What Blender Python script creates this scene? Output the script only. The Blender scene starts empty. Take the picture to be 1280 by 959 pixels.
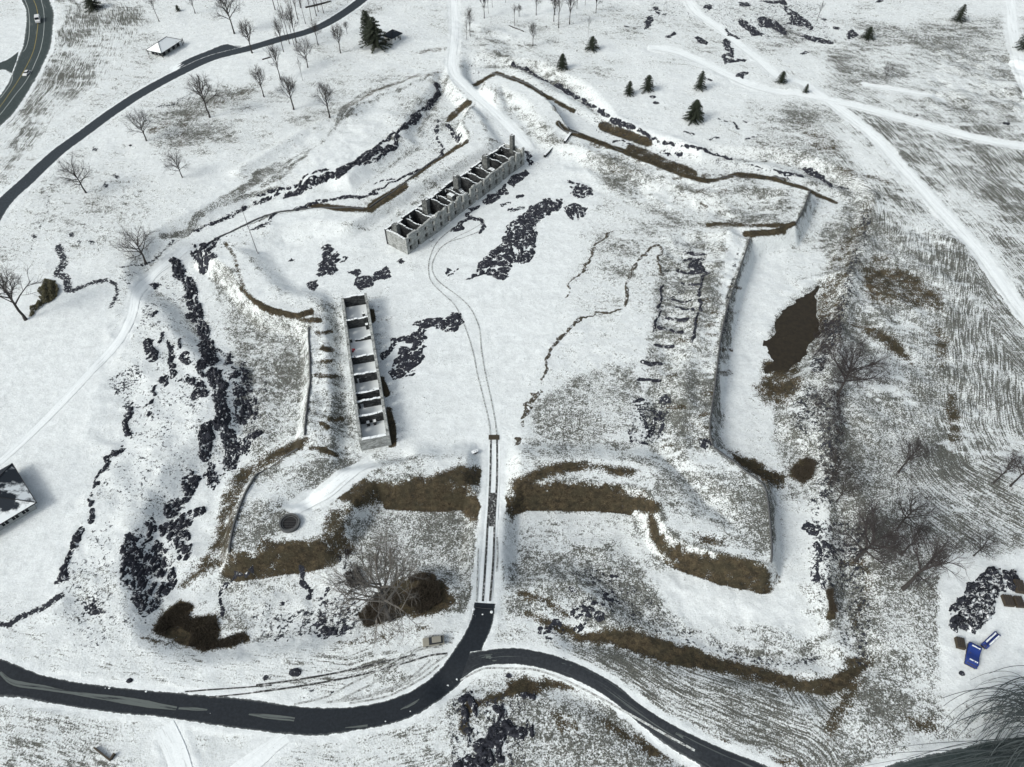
import bpy, bmesh, math, random
import numpy as np
from mathutils import Vector, Matrix

# ------------------------------------------------------------------ camera, sky, sun, exposure
SC = bpy.context.scene
COL = SC.collection
F_PX, PITCH, HCAM = 870.0, math.radians(50), 160.0
cam_d = bpy.data.cameras.new('camera'); cam = bpy.data.objects.new('camera', cam_d); COL.objects.link(cam)
cam.location = (0, 0, HCAM); cam.rotation_euler = (math.pi/2 - PITCH, 0, 0)
cam_d.sensor_width = 36.0; cam_d.lens = F_PX/1280*36; cam_d.clip_end = 8000; cam_d.clip_start = 1
SC.camera = cam
world = bpy.data.worlds.new('World'); SC.world = world; world.use_nodes = True
wn = world.node_tree.nodes; wl = world.node_tree.links
sky = wn.new('ShaderNodeTexSky'); sky.sky_type = 'NISHITA'; sky.sun_disc = False
SUN_EL, SUN_AZ = math.radians(38), math.radians(238)
sky.sun_elevation = SUN_EL; sky.sun_rotation = SUN_AZ
sky.air_density = 1.0; sky.dust_density = 5.0; sky.ozone_density = 0.6
hs = wn.new('ShaderNodeHueSaturation'); hs.inputs['Saturation'].default_value = .42; wl.new(sky.outputs[0], hs.inputs['Color'])
tint = wn.new('ShaderNodeMix'); tint.data_type = 'RGBA'; tint.blend_type = 'MULTIPLY'; tint.inputs[0].default_value = 1; tint.inputs[7].default_value = (.955, 1.0, 1.005, 1)
wl.new(hs.outputs[0], tint.inputs[6]); wl.new(tint.outputs[2], wn['Background'].inputs[0]); wn['Background'].inputs[1].default_value = 0.15
sun_d = bpy.data.lights.new('sun', 'SUN'); sun_d.energy = 1.2; sun_d.angle = math.radians(14); sun_d.color = (1, .965, .91)
sun = bpy.data.objects.new('sun', sun_d); COL.objects.link(sun)
sd = Vector((math.sin(SUN_AZ)*math.cos(SUN_EL), math.cos(SUN_AZ)*math.cos(SUN_EL), math.sin(SUN_EL)))
sun.rotation_euler = (-sd).to_track_quat('-Z', 'Y').to_euler()
SC.view_settings.view_transform = 'Standard'; SC.view_settings.look = 'None'
SC.view_settings.gamma = 1; SC.view_settings.exposure = 0.17
SC.cycles.max_bounces = 5; SC.cycles.diffuse_bounces = 3

# ------------------------------------------------------------------ survey: map points -> ground
SN, CS = math.sin(PITCH), math.cos(PITCH)
def W(u, v, z=0.0):
    u = np.asarray(u, float); v = np.asarray(v, float)
    a = (u-640)/F_PX; b = (v-479.5)/F_PX
    t = (HCAM-z)/(SN + b*CS)
    return a*t, (CS - b*SN)*t
def PX(x, y, z):
    zc = (HCAM-z)*SN + y*CS
    zc = np.maximum(zc, 1.0)
    return 640 + F_PX*x/zc, 479.5 + F_PX*((HCAM-z)*CS - y*SN)/zc
TX = dict(a=0, b=320, c=640, d=940); TY = {'0': 0, '1': 240, '2': 480, '3': 704}
def T(tile, *xy):
    """survey sheet coordinates -> full map coordinates"""
    ox, oy = TX[tile[0]], TY[tile[1]]
    return [(ox + xy[i]/3.7618, oy + xy[i+1]/3.7618) for i in range(0, len(xy), 2)]
def P(*xy): return [(xy[i], xy[i+1]) for i in range(0, len(xy), 2)]

# ------------------------------------------------------------------ noise
def _hash(ix, iy, seed):
    h = (ix.astype(np.int64)*374761393 + iy.astype(np.int64)*668265263 + seed*144269504) & 0x7fffffff
    h = ((h ^ (h >> 13))*1274126177) & 0x7fffffff
    h = (h ^ (h >> 16)) & 0xffff
    return h/65535.0
def vnoise(x, y, seed=0):
    ix = np.floor(x); iy = np.floor(y); fx = x-ix; fy = y-iy
    fx = fx*fx*(3-2*fx); fy = fy*fy*(3-2*fy)
    a = _hash(ix, iy, seed); b = _hash(ix+1, iy, seed); c = _hash(ix, iy+1, seed); d = _hash(ix+1, iy+1, seed)
    return (a*(1-fx)+b*fx)*(1-fy) + (c*(1-fx)+d*fx)*fy
def fbm(x, y, scale, octv=4, seed=0, rough=.5):
    s = np.zeros_like(x); amp = 1.0; tot = 0; f = 1.0/scale
    for k in range(octv):
        s = s + amp*(vnoise(x*f+17.3*k, y*f-9.1*k, seed+k)-.5); tot += amp; amp *= rough; f *= 2.03
    return s/tot*2
def voro(x, y, seed=0):
    ix = np.floor(x); iy = np.floor(y)
    f1 = np.full(x.shape, 9.0); f2 = np.full(x.shape, 9.0); idr = np.zeros(x.shape)
    for dx in (-1, 0, 1):
        for dy in (-1, 0, 1):
            cx = ix+dx; cy = iy+dy
            px = cx + _hash(cx, cy, seed); py = cy + _hash(cx, cy, seed+7)
            d = np.hypot(px-x, py-y); r = _hash(cx, cy, seed+13)
            m = d < f1
            f2 = np.where(m, f1, np.minimum(f2, d)); idr = np.where(m, r, idr); f1 = np.where(m, d, f1)
    return f1, f2, idr
def sstep(a, b, x):
    t = np.clip((x-a)/(b-a), 0, 1); return t*t*(3-2*t)
def dist_line(x, y, pts, closed=False):
    d = np.full(x.shape, 1e9); n = len(pts)
    for i in range(n if closed else n-1):
        x0, y0 = pts[i]; x1, y1 = pts[(i+1) % n]
        dx, dy = x1-x0, y1-y0; L = dx*dx+dy*dy+1e-9
        t = np.clip(((x-x0)*dx+(y-y0)*dy)/L, 0, 1)
        d = np.minimum(d, (x-x0-t*dx)**2+(y-y0-t*dy)**2)
    return np.sqrt(d)
def inside(x, y, pts):
    c = np.zeros(x.shape, bool); n = len(pts)
    for i in range(n):
        x0, y0 = pts[i]; x1, y1 = pts[(i+1) % n]
        if y0 == y1: continue
        c ^= ((y0 > y) != (y1 > y)) & (x < (x1-x0)*(y-y0)/(y1-y0)+x0)
    return c

# ------------------------------------------------------------------ the terrain grid
def axis(lo, hi, steps, far):
    a = [lo]
    while a[-1] < hi: a.append(a[-1]+steps(a[-1]))
    l, r = [], []
    s, p = 1.0, a[0]
    while p > -far: s *= 1.35; p -= s; l.append(p)
    s, p = 1.0, a[-1]
    while p < far: s *= 1.35; p += s; r.append(p)
    return np.array(l[::-1]+a+r)
gx = axis(-255, 255, lambda v: .5, 3500)
gy = axis(18, 425, lambda v: .38 if v < 130 else (.5 if v < 240 else .75), 3500)
NX, NY = len(gx), len(gy)
GX, GY = np.meshgrid(gx, gy)

FORT = (P(612,92, 640,98, 677,117, 697,140, 712,163, 757,180, 799,197, 850,216, 887,226, 922,219, 980,221, 1012,238,
          1004,262, 993,283, 960,291, 937,297, 927,330, 912,375, 903,410, 897,455, 891,500, 887,535, 890,558, 905,570, 932,588,
          958,608, 963,640, 966,680, 965,706, 958,714, 900,702, 850,684, 832,668, 820,640, 808,622, 790,616, 740,612,
          690,612, 652,612, 634,622, 600,620, 585,612, 545,614, 470,610, 445,632, 425,668, 402,684, 345,692, 295,700, 287,696,
          290,668, 298,640, 316,600, 340,584, 374,560, 382,530, 388,470, 386,404, 370,392, 330,386, 305,362, 285,335,
          262,318, 250,313, 268,300, 300,285, 340,268, 395,260, 460,262, 500,234, 546,199, 588,175, 577,152, 594,122))
FORT = [(u, v-9*min(1, max(0, (v-596)/14))) for u, v in FORT]
FW = [tuple(float(c) for c in W(u, v, 2.9)) for u, v in FORT]
dF = dist_line(GX, GY, FW, True); dF = np.where(inside(GX, GY, FW), dF, -dF)
wob = fbm(GX, GY, 14, 3, 5)*1.2
d = dF + wob*.25
zr = 2.9*(1-sstep(7, 16, d))                                   # rampart falling to the parade
zo = 2.9 - 6.4*(.5*np.clip(-d/4.2, 0, 1)+.5*sstep(0, 4.2, -d)) + 3.5*sstep(19, 27, -d + wob*1.5)        # scarp, ditch, counterscarp
Z = np.where(d > 0, zr, zo)
Z += .35*fbm(GX, GY, 40, 4, 11)*sstep(-30, -60, d) + .9*fbm(GX, GY, 150, 3, 3)*sstep(-30, -80, d)
def wl_(pts, z=0.0): return [tuple(float(c) for c in W(u, v, z)) for u, v in pts]
def blend_path(pts, half, soft, zt):
    global Z
    w = 1-sstep(half, half+soft, dist_line(GX, GY, wl_(pts), False))
    Z = Z*(1-w) + zt*w
# south causeway and gate, north path
blend_path(P(604,800, 607,740, 611,680, 615,620, 618,560, 614,500), 3.2, 4.5, 0.0)
blend_path(P(566,60, 567,95, 590,120, 612,140, 650,180), 3.0, 6.0, 0.2)
# flat pads for the two barracks and the yard
for poly in (P(440,300, 500,330, 680,230, 650,180, 520,250), P(420,360, 470,358, 502,570, 440,580)):
    pw = wl_(poly); dd = dist_line(GX, GY, pw, True); ins = inside(GX, GY, pw)
    w = np.where(ins, 1, 1-sstep(0, 5, dd)); Z *= (1-w)
POND = wl_(T('d1', 92,620, 150,540, 240,470, 300,415, 345,425, 350,520, 345,620, 300,700, 250,790, 180,850, 90,830, 80,700), -3.0)
_in = inside(GX, GY, POND); _pd = dist_line(GX, GY, POND, True); _w = np.where(_in, 1, 1-sstep(0, 5, _pd)); Z = Z*(1-_w)+_w*(-3.3-.75*sstep(-1.5, 4, np.where(_in, _pd, -_pd))+.42*fbm(GX, GY, 6, 4, 9))
_wp = W(362.5, 656, 2.0); _dw = np.hypot(GX-float(_wp[0]), GY-float(_wp[1])); _w = 1-sstep(3.6, 6.5, _dw)
Z = Z*(1-_w)+_w*float(Z[_dw < 4].mean())
# the bank outside the east ditch, and the crest of the west ditch
for _l, _h, _w2 in ((P(1088,245, 1075,300, 1058,370, 1045,430, 1034,500, 1040,600, 1036,700, 1045,800), 1.9, 3.2), (P(1062,262, 1046,330, 1030,400), 1.0, 2.0),
                    (P(300,215, 380,165, 470,120, 540,95), 1.3, 3.0), (P(640,75, 720,125, 800,165, 880,190, 960,200, 1060,235), 1.2, 3.5), (P(560,860, 640,845, 700,855, 760,890, 850,950), -1.2, 3)):
    Z = Z + _h*np.exp(-(dist_line(GX, GY, wl_(_l))/_w2)**2)
# outer work below the south ditch: a step down, and the mounds
w = wl_(T('c3', 290,345, 420,350, 560,370, 700,405, 850,445, 1000,480, 1279,545)+T('d3', 150,560, 330,600, 450,520, 550,440))
dd = dist_line(GX, GY, w); Z -= 1.8*np.exp(-(dd/3.2)**2)
def lumps(pts, rad, amp, scale, seed=31):
    global Z
    pw = wl_(pts); dd = dist_line(GX, GY, pw, True); ins = inside(GX, GY, pw)
    w = np.where(ins, 1, 1-sstep(0, rad, dd))
    Z += w*amp*fbm(GX, GY, scale, 3, seed)
lumps(P(392,400, 425,400, 432,560, 390,550), 5, 1.3, 6)
lumps(P(845,300, 925,300, 880,560, 820,560), 6, 1.4, 7)
lumps(P(700,170, 860,230, 920,270, 760,240, 700,200), 6, 1.2, 7)
lumps(P(1060,300, 1180,300, 1200,500, 1050,560), 12, 1.2, 8)
lumps(P(1180,60, 1280,80, 1280,140, 1170,130), 12, 1.5, 9)
lumps(P(140,400, 330,440, 300,640, 210,760, 80,760, 150,520), 8, 1.0, 9)
lumps(P(420,150, 540,130, 560,160, 400,230, 300,250), 8, .7, 8)
lumps(P(660,690, 780,660, 860,740, 1000,780, 900,820, 680,760), 6, .8, 8)
lumps(P(300,720, 440,700, 430,790, 240,800), 5, .8, 6)
lumps(P(570,30, 650,40, 680,90, 590,80), 6, 1.2, 12)
Z += .06*fbm(GX, GY, 2.2, 3, 77)*(np.abs(GX) < 300)
# hummocky rough ground (its amplitude follows the rough zones) and soft drifts on the parade
HUM = .62*fbm(GX, GY, 9, 5, 640, .56) + .25*fbm(GX*.5, GY*1.5, 5, 4, 660, .55)
DRIFT = fbm(GX*.6+GY*.3, GY*1.3-GX*.3, 6, 4, 670)
# the light snow texture fades on the roads: keep them level
ROAD_EDGES = {}
def H(x, y):
    x = np.atleast_1d(np.asarray(x, float)); y = np.atleast_1d(np.asarray(y, float))
    i = np.clip(np.searchsorted(gx, x)-1, 0, NX-2); j = np.clip(np.searchsorted(gy, y)-1, 0, NY-2)
    fx = (x-gx[i])/(gx[i+1]-gx[i]); fy = (y-gy[j])/(gy[j+1]-gy[j])
    return (Z[j, i]*(1-fx)+Z[j, i+1]*fx)*(1-fy) + (Z[j+1, i]*(1-fx)+Z[j+1, i+1]*fx)*fy
def G(u, v):
    """map point -> (x, y, z) on the terrain"""
    z = 0.0
    for k in range(14):
        x, y = W(u, v, z); zn = float(H(x, y)[0]); z = z*.4+zn*.6
    x, y = W(u, v, z)
    return float(x), float(y), float(H(x, y)[0])
def GL(pts): return [G(u, v)[:2] for u, v in pts]

# ------------------------------------------------------------------ roads and paths: edges surveyed, levelled into the terrain
def smooth(pts, n=6):
    out = []; m = len(pts)
    for i in range(m-1):
        p0 = pts[max(i-1, 0)]; p1 = pts[i]; p2 = pts[i+1]; p3 = pts[min(i+2, m-1)]
        for k in range(n):
            t = k/n
            out.append(tuple(.5*((2*p1[a])+(-p0[a]+p2[a])*t+(2*p0[a]-5*p1[a]+4*p2[a]-p3[a])*t*t+(-p0[a]+3*p1[a]-3*p2[a]+p3[a])*t**3) for a in (0, 1)))
    out.append(tuple(pts[-1])); return out
def resample(pts, n):
    p = np.array(pts); s = np.r_[0, np.cumsum(np.hypot(*np.diff(p, axis=0).T))]
    t = np.linspace(0, s[-1], n)
    return np.stack([np.interp(t, s, p[:, 0]), np.interp(t, s, p[:, 1])], 1), s[-1]
def edges_from_centre(pts, half):
    p = np.array(smooth(pts, 6)); p, L = resample(p, max(4, int(np.hypot(*np.diff(p, axis=0).T).sum()/1.0)))
    tg = np.gradient(p, axis=0); tg /= np.hypot(tg[:, 0], tg[:, 1])[:, None]+1e-9
    nm = np.stack([-tg[:, 1], tg[:, 0]], 1)
    hw = np.asarray(half, float)
    if hw.ndim: hw = np.interp(np.linspace(0, 1, len(p)), np.linspace(0, 1, len(hw)), hw)[:, None]
    return p+nm*hw, p-nm*hw
def edges_pair(a, b):
    a = np.array(smooth(a, 5)); b = np.array(smooth(b, 5))
    L = max(np.hypot(*np.diff(a, axis=0).T).sum(), np.hypot(*np.diff(b, axis=0).T).sum())
    n = int(L/1.0)+3
    return resample(a, n)[0], resample(b, n)[0]
A_up = P(-60,800, 0,822, 60,845, 140,858, 230,866, 310,873, 370,882, 430,884, 480,876, 520,860, 550,835, 575,800, 588,775, 592,753)
A_lo = P(-60,870, 25,874, 60,880, 150,893, 200,897, 300,912, 390,921, 440,915, 480,908, 520,895, 550,875, 585,843, 603,812, 616,780, 620,755)
B_up = P(588,815, 620,811, 650,810, 690,818, 730,833, 770,855, 800,880, 840,905, 880,925, 920,942, 960,957, 1010,985)
B_lo = P(575,850, 600,834, 640,830, 680,836, 720,850, 760,872, 800,905, 840,935, 880,962, 920,1000)
road_defs = {}
road_defs['park_road'] = edges_pair(wl_(A_up), wl_(A_lo))
road_defs['branch_road'] = edges_pair(wl_(B_up), wl_(B_lo))
PK = wl_(P(-70,360, -20,292, 5,254, 35,226, 69,193, 106,165, 143.6,138, 181,114, 226,90, 266,72, 314,60, 354.6,48, 389,38.5, 421,22.6, 453,0, 475,-22, 520,-60))
road_defs['north_road'] = edges_from_centre(PK, 3.3)
HW_R = wl_([(x/5.99, y/5.99) for x, y in P(375,-260, 385,-100, 380,0, 410,100, 400,200, 385,330, 340,450, 240,640, 110,830, 0,945, -200,1120, -420,1290)])
HW_L = wl_([(x/5.99, y/5.99) for x, y in P(120,-260, 140,-100, 155,0, 190,80, 188,200, 165,340, 130,430, 60,600, -20,720, -110,800, -280,920, -480,1060)])
road_defs['highway'] = edges_pair(HW_R, HW_L)
road_defs['side_road'] = edges_pair(wl_([(x/5.99, y/5.99) for x, y in P(140,375, 80,425, 0,462, -200,530)]), wl_([(x/5.99, y/5.99) for x, y in P(95,560, 50,530, 0,520, -200,600)]))
road_defs['access_road'] = edges_pair(wl_(P(1040,985, 1105,957, 1170,941, 1230,928, 1300,918)), wl_(P(1120,1060, 1150,1010, 1220,985, 1280,960, 1330,930)))
PULL = wl_(P(216,84, 238,72, 260,63, 281,55, 293,57, 312,57))
road_defs['pull_out'] = edges_pair(PULL, wl_(P(214,98, 240,86, 268,74, 290,68, 302,64, 314,61)))
path_defs = {}
_pc = [0]
def cpath(name, pts, half):
    _pc[0] += 1; path_defs[name+str(_pc[0])] = edges_from_centre(wl_(pts), half)
cpath('field_path', P(860,0, 871,16, 900,36, 930,60, 954,80, 975,98) + T('d0', 230,390, 350,470, 470,560, 580,650, 680,760, 790,880, 860,959) + T('d1', 930,130, 1060,270, 1160,400, 1279,560, 1400,700), [2.3, 2.0, 2.2, 2.4, 2.3])
cpath('field_path', T('c0', 650,222, 780,245, 900,295, 1040,365, 1150,410, 1279,440) + T('d0', 200,440, 370,475, 560,520, 750,570, 900,610, 1100,660, 1300,692, 1450,700), [2.6, 2.4, 1.8])
cpath('field_path', T('d0', 525,400, 640,420, 760,440, 900,466), [1.3, 1.3, .5])
cpath('field_path', T('d0', 1210,-60, 1222,60, 1228,150, 1250,260, 1300,420, 1400,560), 3.0)
cpath('fort_path', T('b0', 930,-40, 936,130, 930,220, 925,330, 1000,420, 1090,500, 1200,610, 1279,700), 2.2)
cpath('ditch_path', T('a1', 860,230, 760,310, 690,370, 645,460, 620,580, 560,700, 440,830, 330,950) + T('a2', 200,180, 30,340, -150,480), [2.0, 1.8, 1.6, 1.2])
cpath('visitor_walk', T('a3', 770,770, 800,830, 830,900, 855,990, 870,1080), [2.6, 2.6, 2.8])
cpath('visitor_walk', T('b3', 150,815, 90,850, 10,915, -90,990, -190,1080), [1.5, 2.3, 2.6, 2.6])
cpath('well_path', T('b2', 560,380, 500,410, 420,470, 340,535, 250,575, 180,620), [2.0, 2.2, 2.6, 2.6])
cpath('gate_drive', P(606,757, 610,700, 614,650, 617,600, 618,555), 2.1)
ZB = Z.copy()                                                   # before micro relief
maskR = np.zeros_like(Z)
for nm, (a, b) in list(road_defs.items())+list(path_defs.items()):
    poly = [tuple(p) for p in a]+[tuple(p) for p in b[::-1]]
    xs = [p[0] for p in poly]; ys = [p[1] for p in poly]
    i0, i1 = np.searchsorted(gx, [min(xs)-4, max(xs)+4]); j0, j1 = np.searchsorted(gy, [min(ys)-4, max(ys)+4])
    X = GX[j0:j1, i0:i1]; Y = GY[j0:j1, i0:i1]
    ins = inside(X, Y, poly); dd = dist_line(X, Y, poly[::2], True)
    isroad = nm in road_defs
    m = sstep(.3, .75, np.where(ins, 1, 1-sstep(0, 2.4, dd))+.45*fbm(X, Y, 2.5, 3, 71)*(dd < 3))
    maskR[j0:j1, i0:i1] = np.maximum(maskR[j0:j1, i0:i1], m)
    sink = np.where(ins & (dd > .25), .12, 0)
    ZB[j0:j1, i0:i1] = ZB[j0:j1, i0:i1]
    road_defs_sink = sink
    if 'SINK' not in globals(): SINK = np.zeros_like(Z)
    SINK[j0:j1, i0:i1] = np.maximum(SINK[j0:j1, i0:i1], sink)
_fy = np.gradient(HUM, axis=0)/np.gradient(GY, axis=0)
_fx = np.gradient(HUM, axis=1)/np.gradient(GX, axis=1)
FACE = np.clip(_fy/.16, -2, 2); FACEX = np.clip(_fx/.16, -2, 2)
_par = wl_(P(330,310, 420,300, 490,320, 600,260, 700,230, 790,290, 740,360, 690,430, 650,560, 500,570, 480,360, 380,370))
_pin = inside(GX, GY, _par); _pd2 = dist_line(GX, GY, _par, True); PARADE = np.where(_pin, sstep(0, 6, _pd2), 0)
_law = wl_(P(0,370, 130,360, 150,430, 110,540, 110,700, 60,760, -60,800, -60,400)); LAWN = np.where(inside(GX, GY, _law), sstep(0, 6, dist_line(GX, GY, _law, True)), 0)
ROUGH = (1-PARADE)*(1-LAWN)*(1-maskR)*(np.abs(GX) < 260)*(GY < 430)
_ff = np.where(d > -30, 1.0, .75)
Z = Z + HUM*ROUGH*.8*_ff + DRIFT*.14*PARADE
ZS = Z.copy()
Z = ZS - SINK + 0.05*fbm(GX, GY, 3.1, 3, 99)*(1-maskR)
_Zg = Z
def Hroad(x, y):
    global Z
    k = Z; Z = ZS
    r = H(x, y); Z = k
    return r

# ------------------------------------------------------------------ helpers for objects and materials
def link(o, parent=None):
    COL.objects.link(o)
    if parent is not None: o.parent = parent
    return o
def tag(o, label=None, cat=None, group=None, kind=None):
    if label: o['label'] = label
    if cat: o['category'] = cat
    if group: o['group'] = group
    if kind: o['kind'] = kind
    return o
def mesh_obj(name, verts, faces, mat, parent=None, smooth_=False):
    me = bpy.data.meshes.new(name)
    if isinstance(faces, np.ndarray):
        v = np.asarray(verts, np.float32); n = len(v); f = faces.astype(np.int32)
        me.vertices.add(n); me.vertices.foreach_set('co', v.ravel())
        me.loops.add(f.size); me.loops.foreach_set('vertex_index', f.ravel())
        me.polygons.add(len(f)); me.polygons.foreach_set('loop_start', np.arange(0, f.size, f.shape[1], dtype=np.int32))
        me.polygons.foreach_set('loop_total', np.full(len(f), f.shape[1], np.int32)); me.update(calc_edges=True)
    else:
        me.from_pydata([tuple(map(float, p)) for p in verts], [], faces); me.update()
    if smooth_: me.polygons.foreach_set('use_smooth', np.ones(len(me.polygons), bool))
    o = bpy.data.objects.new(name, me)
    if mat: me.materials.append(mat)
    return link(o, parent)
def empty(name, loc, rz=0):
    o = bpy.data.objects.new(name, None); o.location = loc; o.rotation_euler = (0, 0, rz); o.empty_display_size = .5
    return link(o)
class MB:
    def __init__(s): s.v = []; s.f = []
    def add(s, v, f):
        n = len(s.v); s.v += [tuple(p) for p in v]; s.f += [tuple(i+n for i in q) for q in f]; return s
    def box(s, x0, x1, y0, y1, z0, z1, M=None):
        v = [Vector(p) for p in ((x0,y0,z0),(x1,y0,z0),(x1,y1,z0),(x0,y1,z0),(x0,y0,z1),(x1,y0,z1),(x1,y1,z1),(x0,y1,z1))]
        if M is not None: v = [M @ p for p in v]
        return s.add(v, [(0,3,2,1),(4,5,6,7),(0,1,5,4),(1,2,6,5),(2,3,7,6),(3,0,4,7)])
    def tube(s, pts, rad, n=5):
        pts = [Vector(p) for p in pts]; m = len(pts)
        if not hasattr(rad, '__len__'): rad = [rad]*m
        base = len(s.v)
        for i, p in enumerate(pts):
            t = (pts[min(i+1, m-1)]-pts[max(i-1, 0)]).normalized()
            a = t.orthogonal().normalized(); b = t.cross(a)
            if i and True:
                a = (pa - t*pa.dot(t)).normalized(); b = t.cross(a)
            pa = a
            for k in range(n):
                an = 2*math.pi*k/n
                s.v.append(tuple(p+(a*math.cos(an)+b*math.sin(an))*rad[i]))
        for i in range(m-1):
            for k in range(n):
                k2 = (k+1) % n
                s.f.append((base+i*n+k, base+i*n+k2, base+(i+1)*n+k2, base+(i+1)*n+k))
        s.f.append(tuple(base+k for k in range(n))[::-1]); s.f.append(tuple(base+(m-1)*n+k for k in range(n)))
        return s
    def build(s, name, mat, parent=None, sm=False): return mesh_obj(name, s.v, s.f, mat, parent, sm)

def nmat(name):
    m = bpy.data.materials.new(name); m.use_nodes = True
    nt = m.node_tree; b = nt.nodes['Principled BSDF']; b.inputs['Roughness'].default_value = .85
    b.inputs['Specular IOR Level'].default_value = .2
    return m, nt, b
class NT:
    def __init__(s, nt): s.nt = nt; s.L = nt.links.new
    def n(s, t, **k):
        x = s.nt.nodes.new(t)
        for a, v in k.items(): setattr(x, a, v)
        return x
    def put(s, sock, v):
        if hasattr(v, 'is_output') or isinstance(v, bpy.types.NodeSocket): s.L(v, sock)
        else: sock.default_value = v
    def math(s, op, a, b=0.0, c=None, clamp=False):
        x = s.n('ShaderNodeMath', operation=op, use_clamp=clamp)
        s.put(x.inputs[0], a); s.put(x.inputs[1], b)
        if c is not None: s.put(x.inputs[2], c)
        return x.outputs[0]
    def mix(s, f, a, b):
        x = s.n('ShaderNodeMix', data_type='RGBA')
        s.put(x.inputs[0], f)
        s.put(x.inputs[6], a if not isinstance(a, tuple) else (*a, 1)); s.put(x.inputs[7], b if not isinstance(b, tuple) else (*b, 1))
        return x.outputs[2]
    def step(s, v, a, b):
        x = s.n('ShaderNodeMapRange', interpolation_type='SMOOTHSTEP')
        s.put(x.inputs[0], v); s.put(x.inputs[1], a); s.put(x.inputs[2], b); return x.outputs[0]
    def noise(s, vec, scale, detail=4, rough=.55):
        x = s.n('ShaderNodeTexNoise'); s.L(vec, x.inputs['Vector'])
        x.inputs['Scale'].default_value = scale; x.inputs['Detail'].default_value = detail; x.inputs['Roughness'].default_value = rough
        return x.outputs['Fac']
    def attr(s, name):
        x = s.n('ShaderNodeAttribute', attribute_name=name); return x.outputs['Fac']
    def mapv(s, vec, scale=(1,1,1), rot=(0,0,0)):
        x = s.n('ShaderNodeMapping'); s.L(vec, x.inputs[0]); x.inputs['Scale'].default_value = scale; x.inputs['Rotation'].default_value = rot
        return x.outputs[0]
    def comb(s, x_, y_, z_):
        x = s.n('ShaderNodeCombineXYZ'); s.put(x.inputs[0], x_); s.put(x.inputs[1], y_); s.put(x.inputs[2], z_); return x.outputs[0]
    def sep(s, v):
        x = s.n('ShaderNodeSeparateXYZ'); s.L(v, x.inputs[0]); return x.outputs
    def pos(s): return s.n('ShaderNodeNewGeometry').outputs['Position']
    def normal(s): return s.n('ShaderNodeNewGeometry').outputs['Normal']
    def obj(s): return s.n('ShaderNodeTexCoord').outputs['Object']
    def bump(s, h, strength, dist, target):
        x = s.n('ShaderNodeBump'); s.L(h, x.inputs['Height']); x.inputs['Strength'].default_value = strength; x.inputs['Distance'].default_value = dist
        s.L(x.outputs[0], target.inputs['Normal'])
SNOW = (.76, .80, .81); SNOW2 = (.64, .675, .685)

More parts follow.
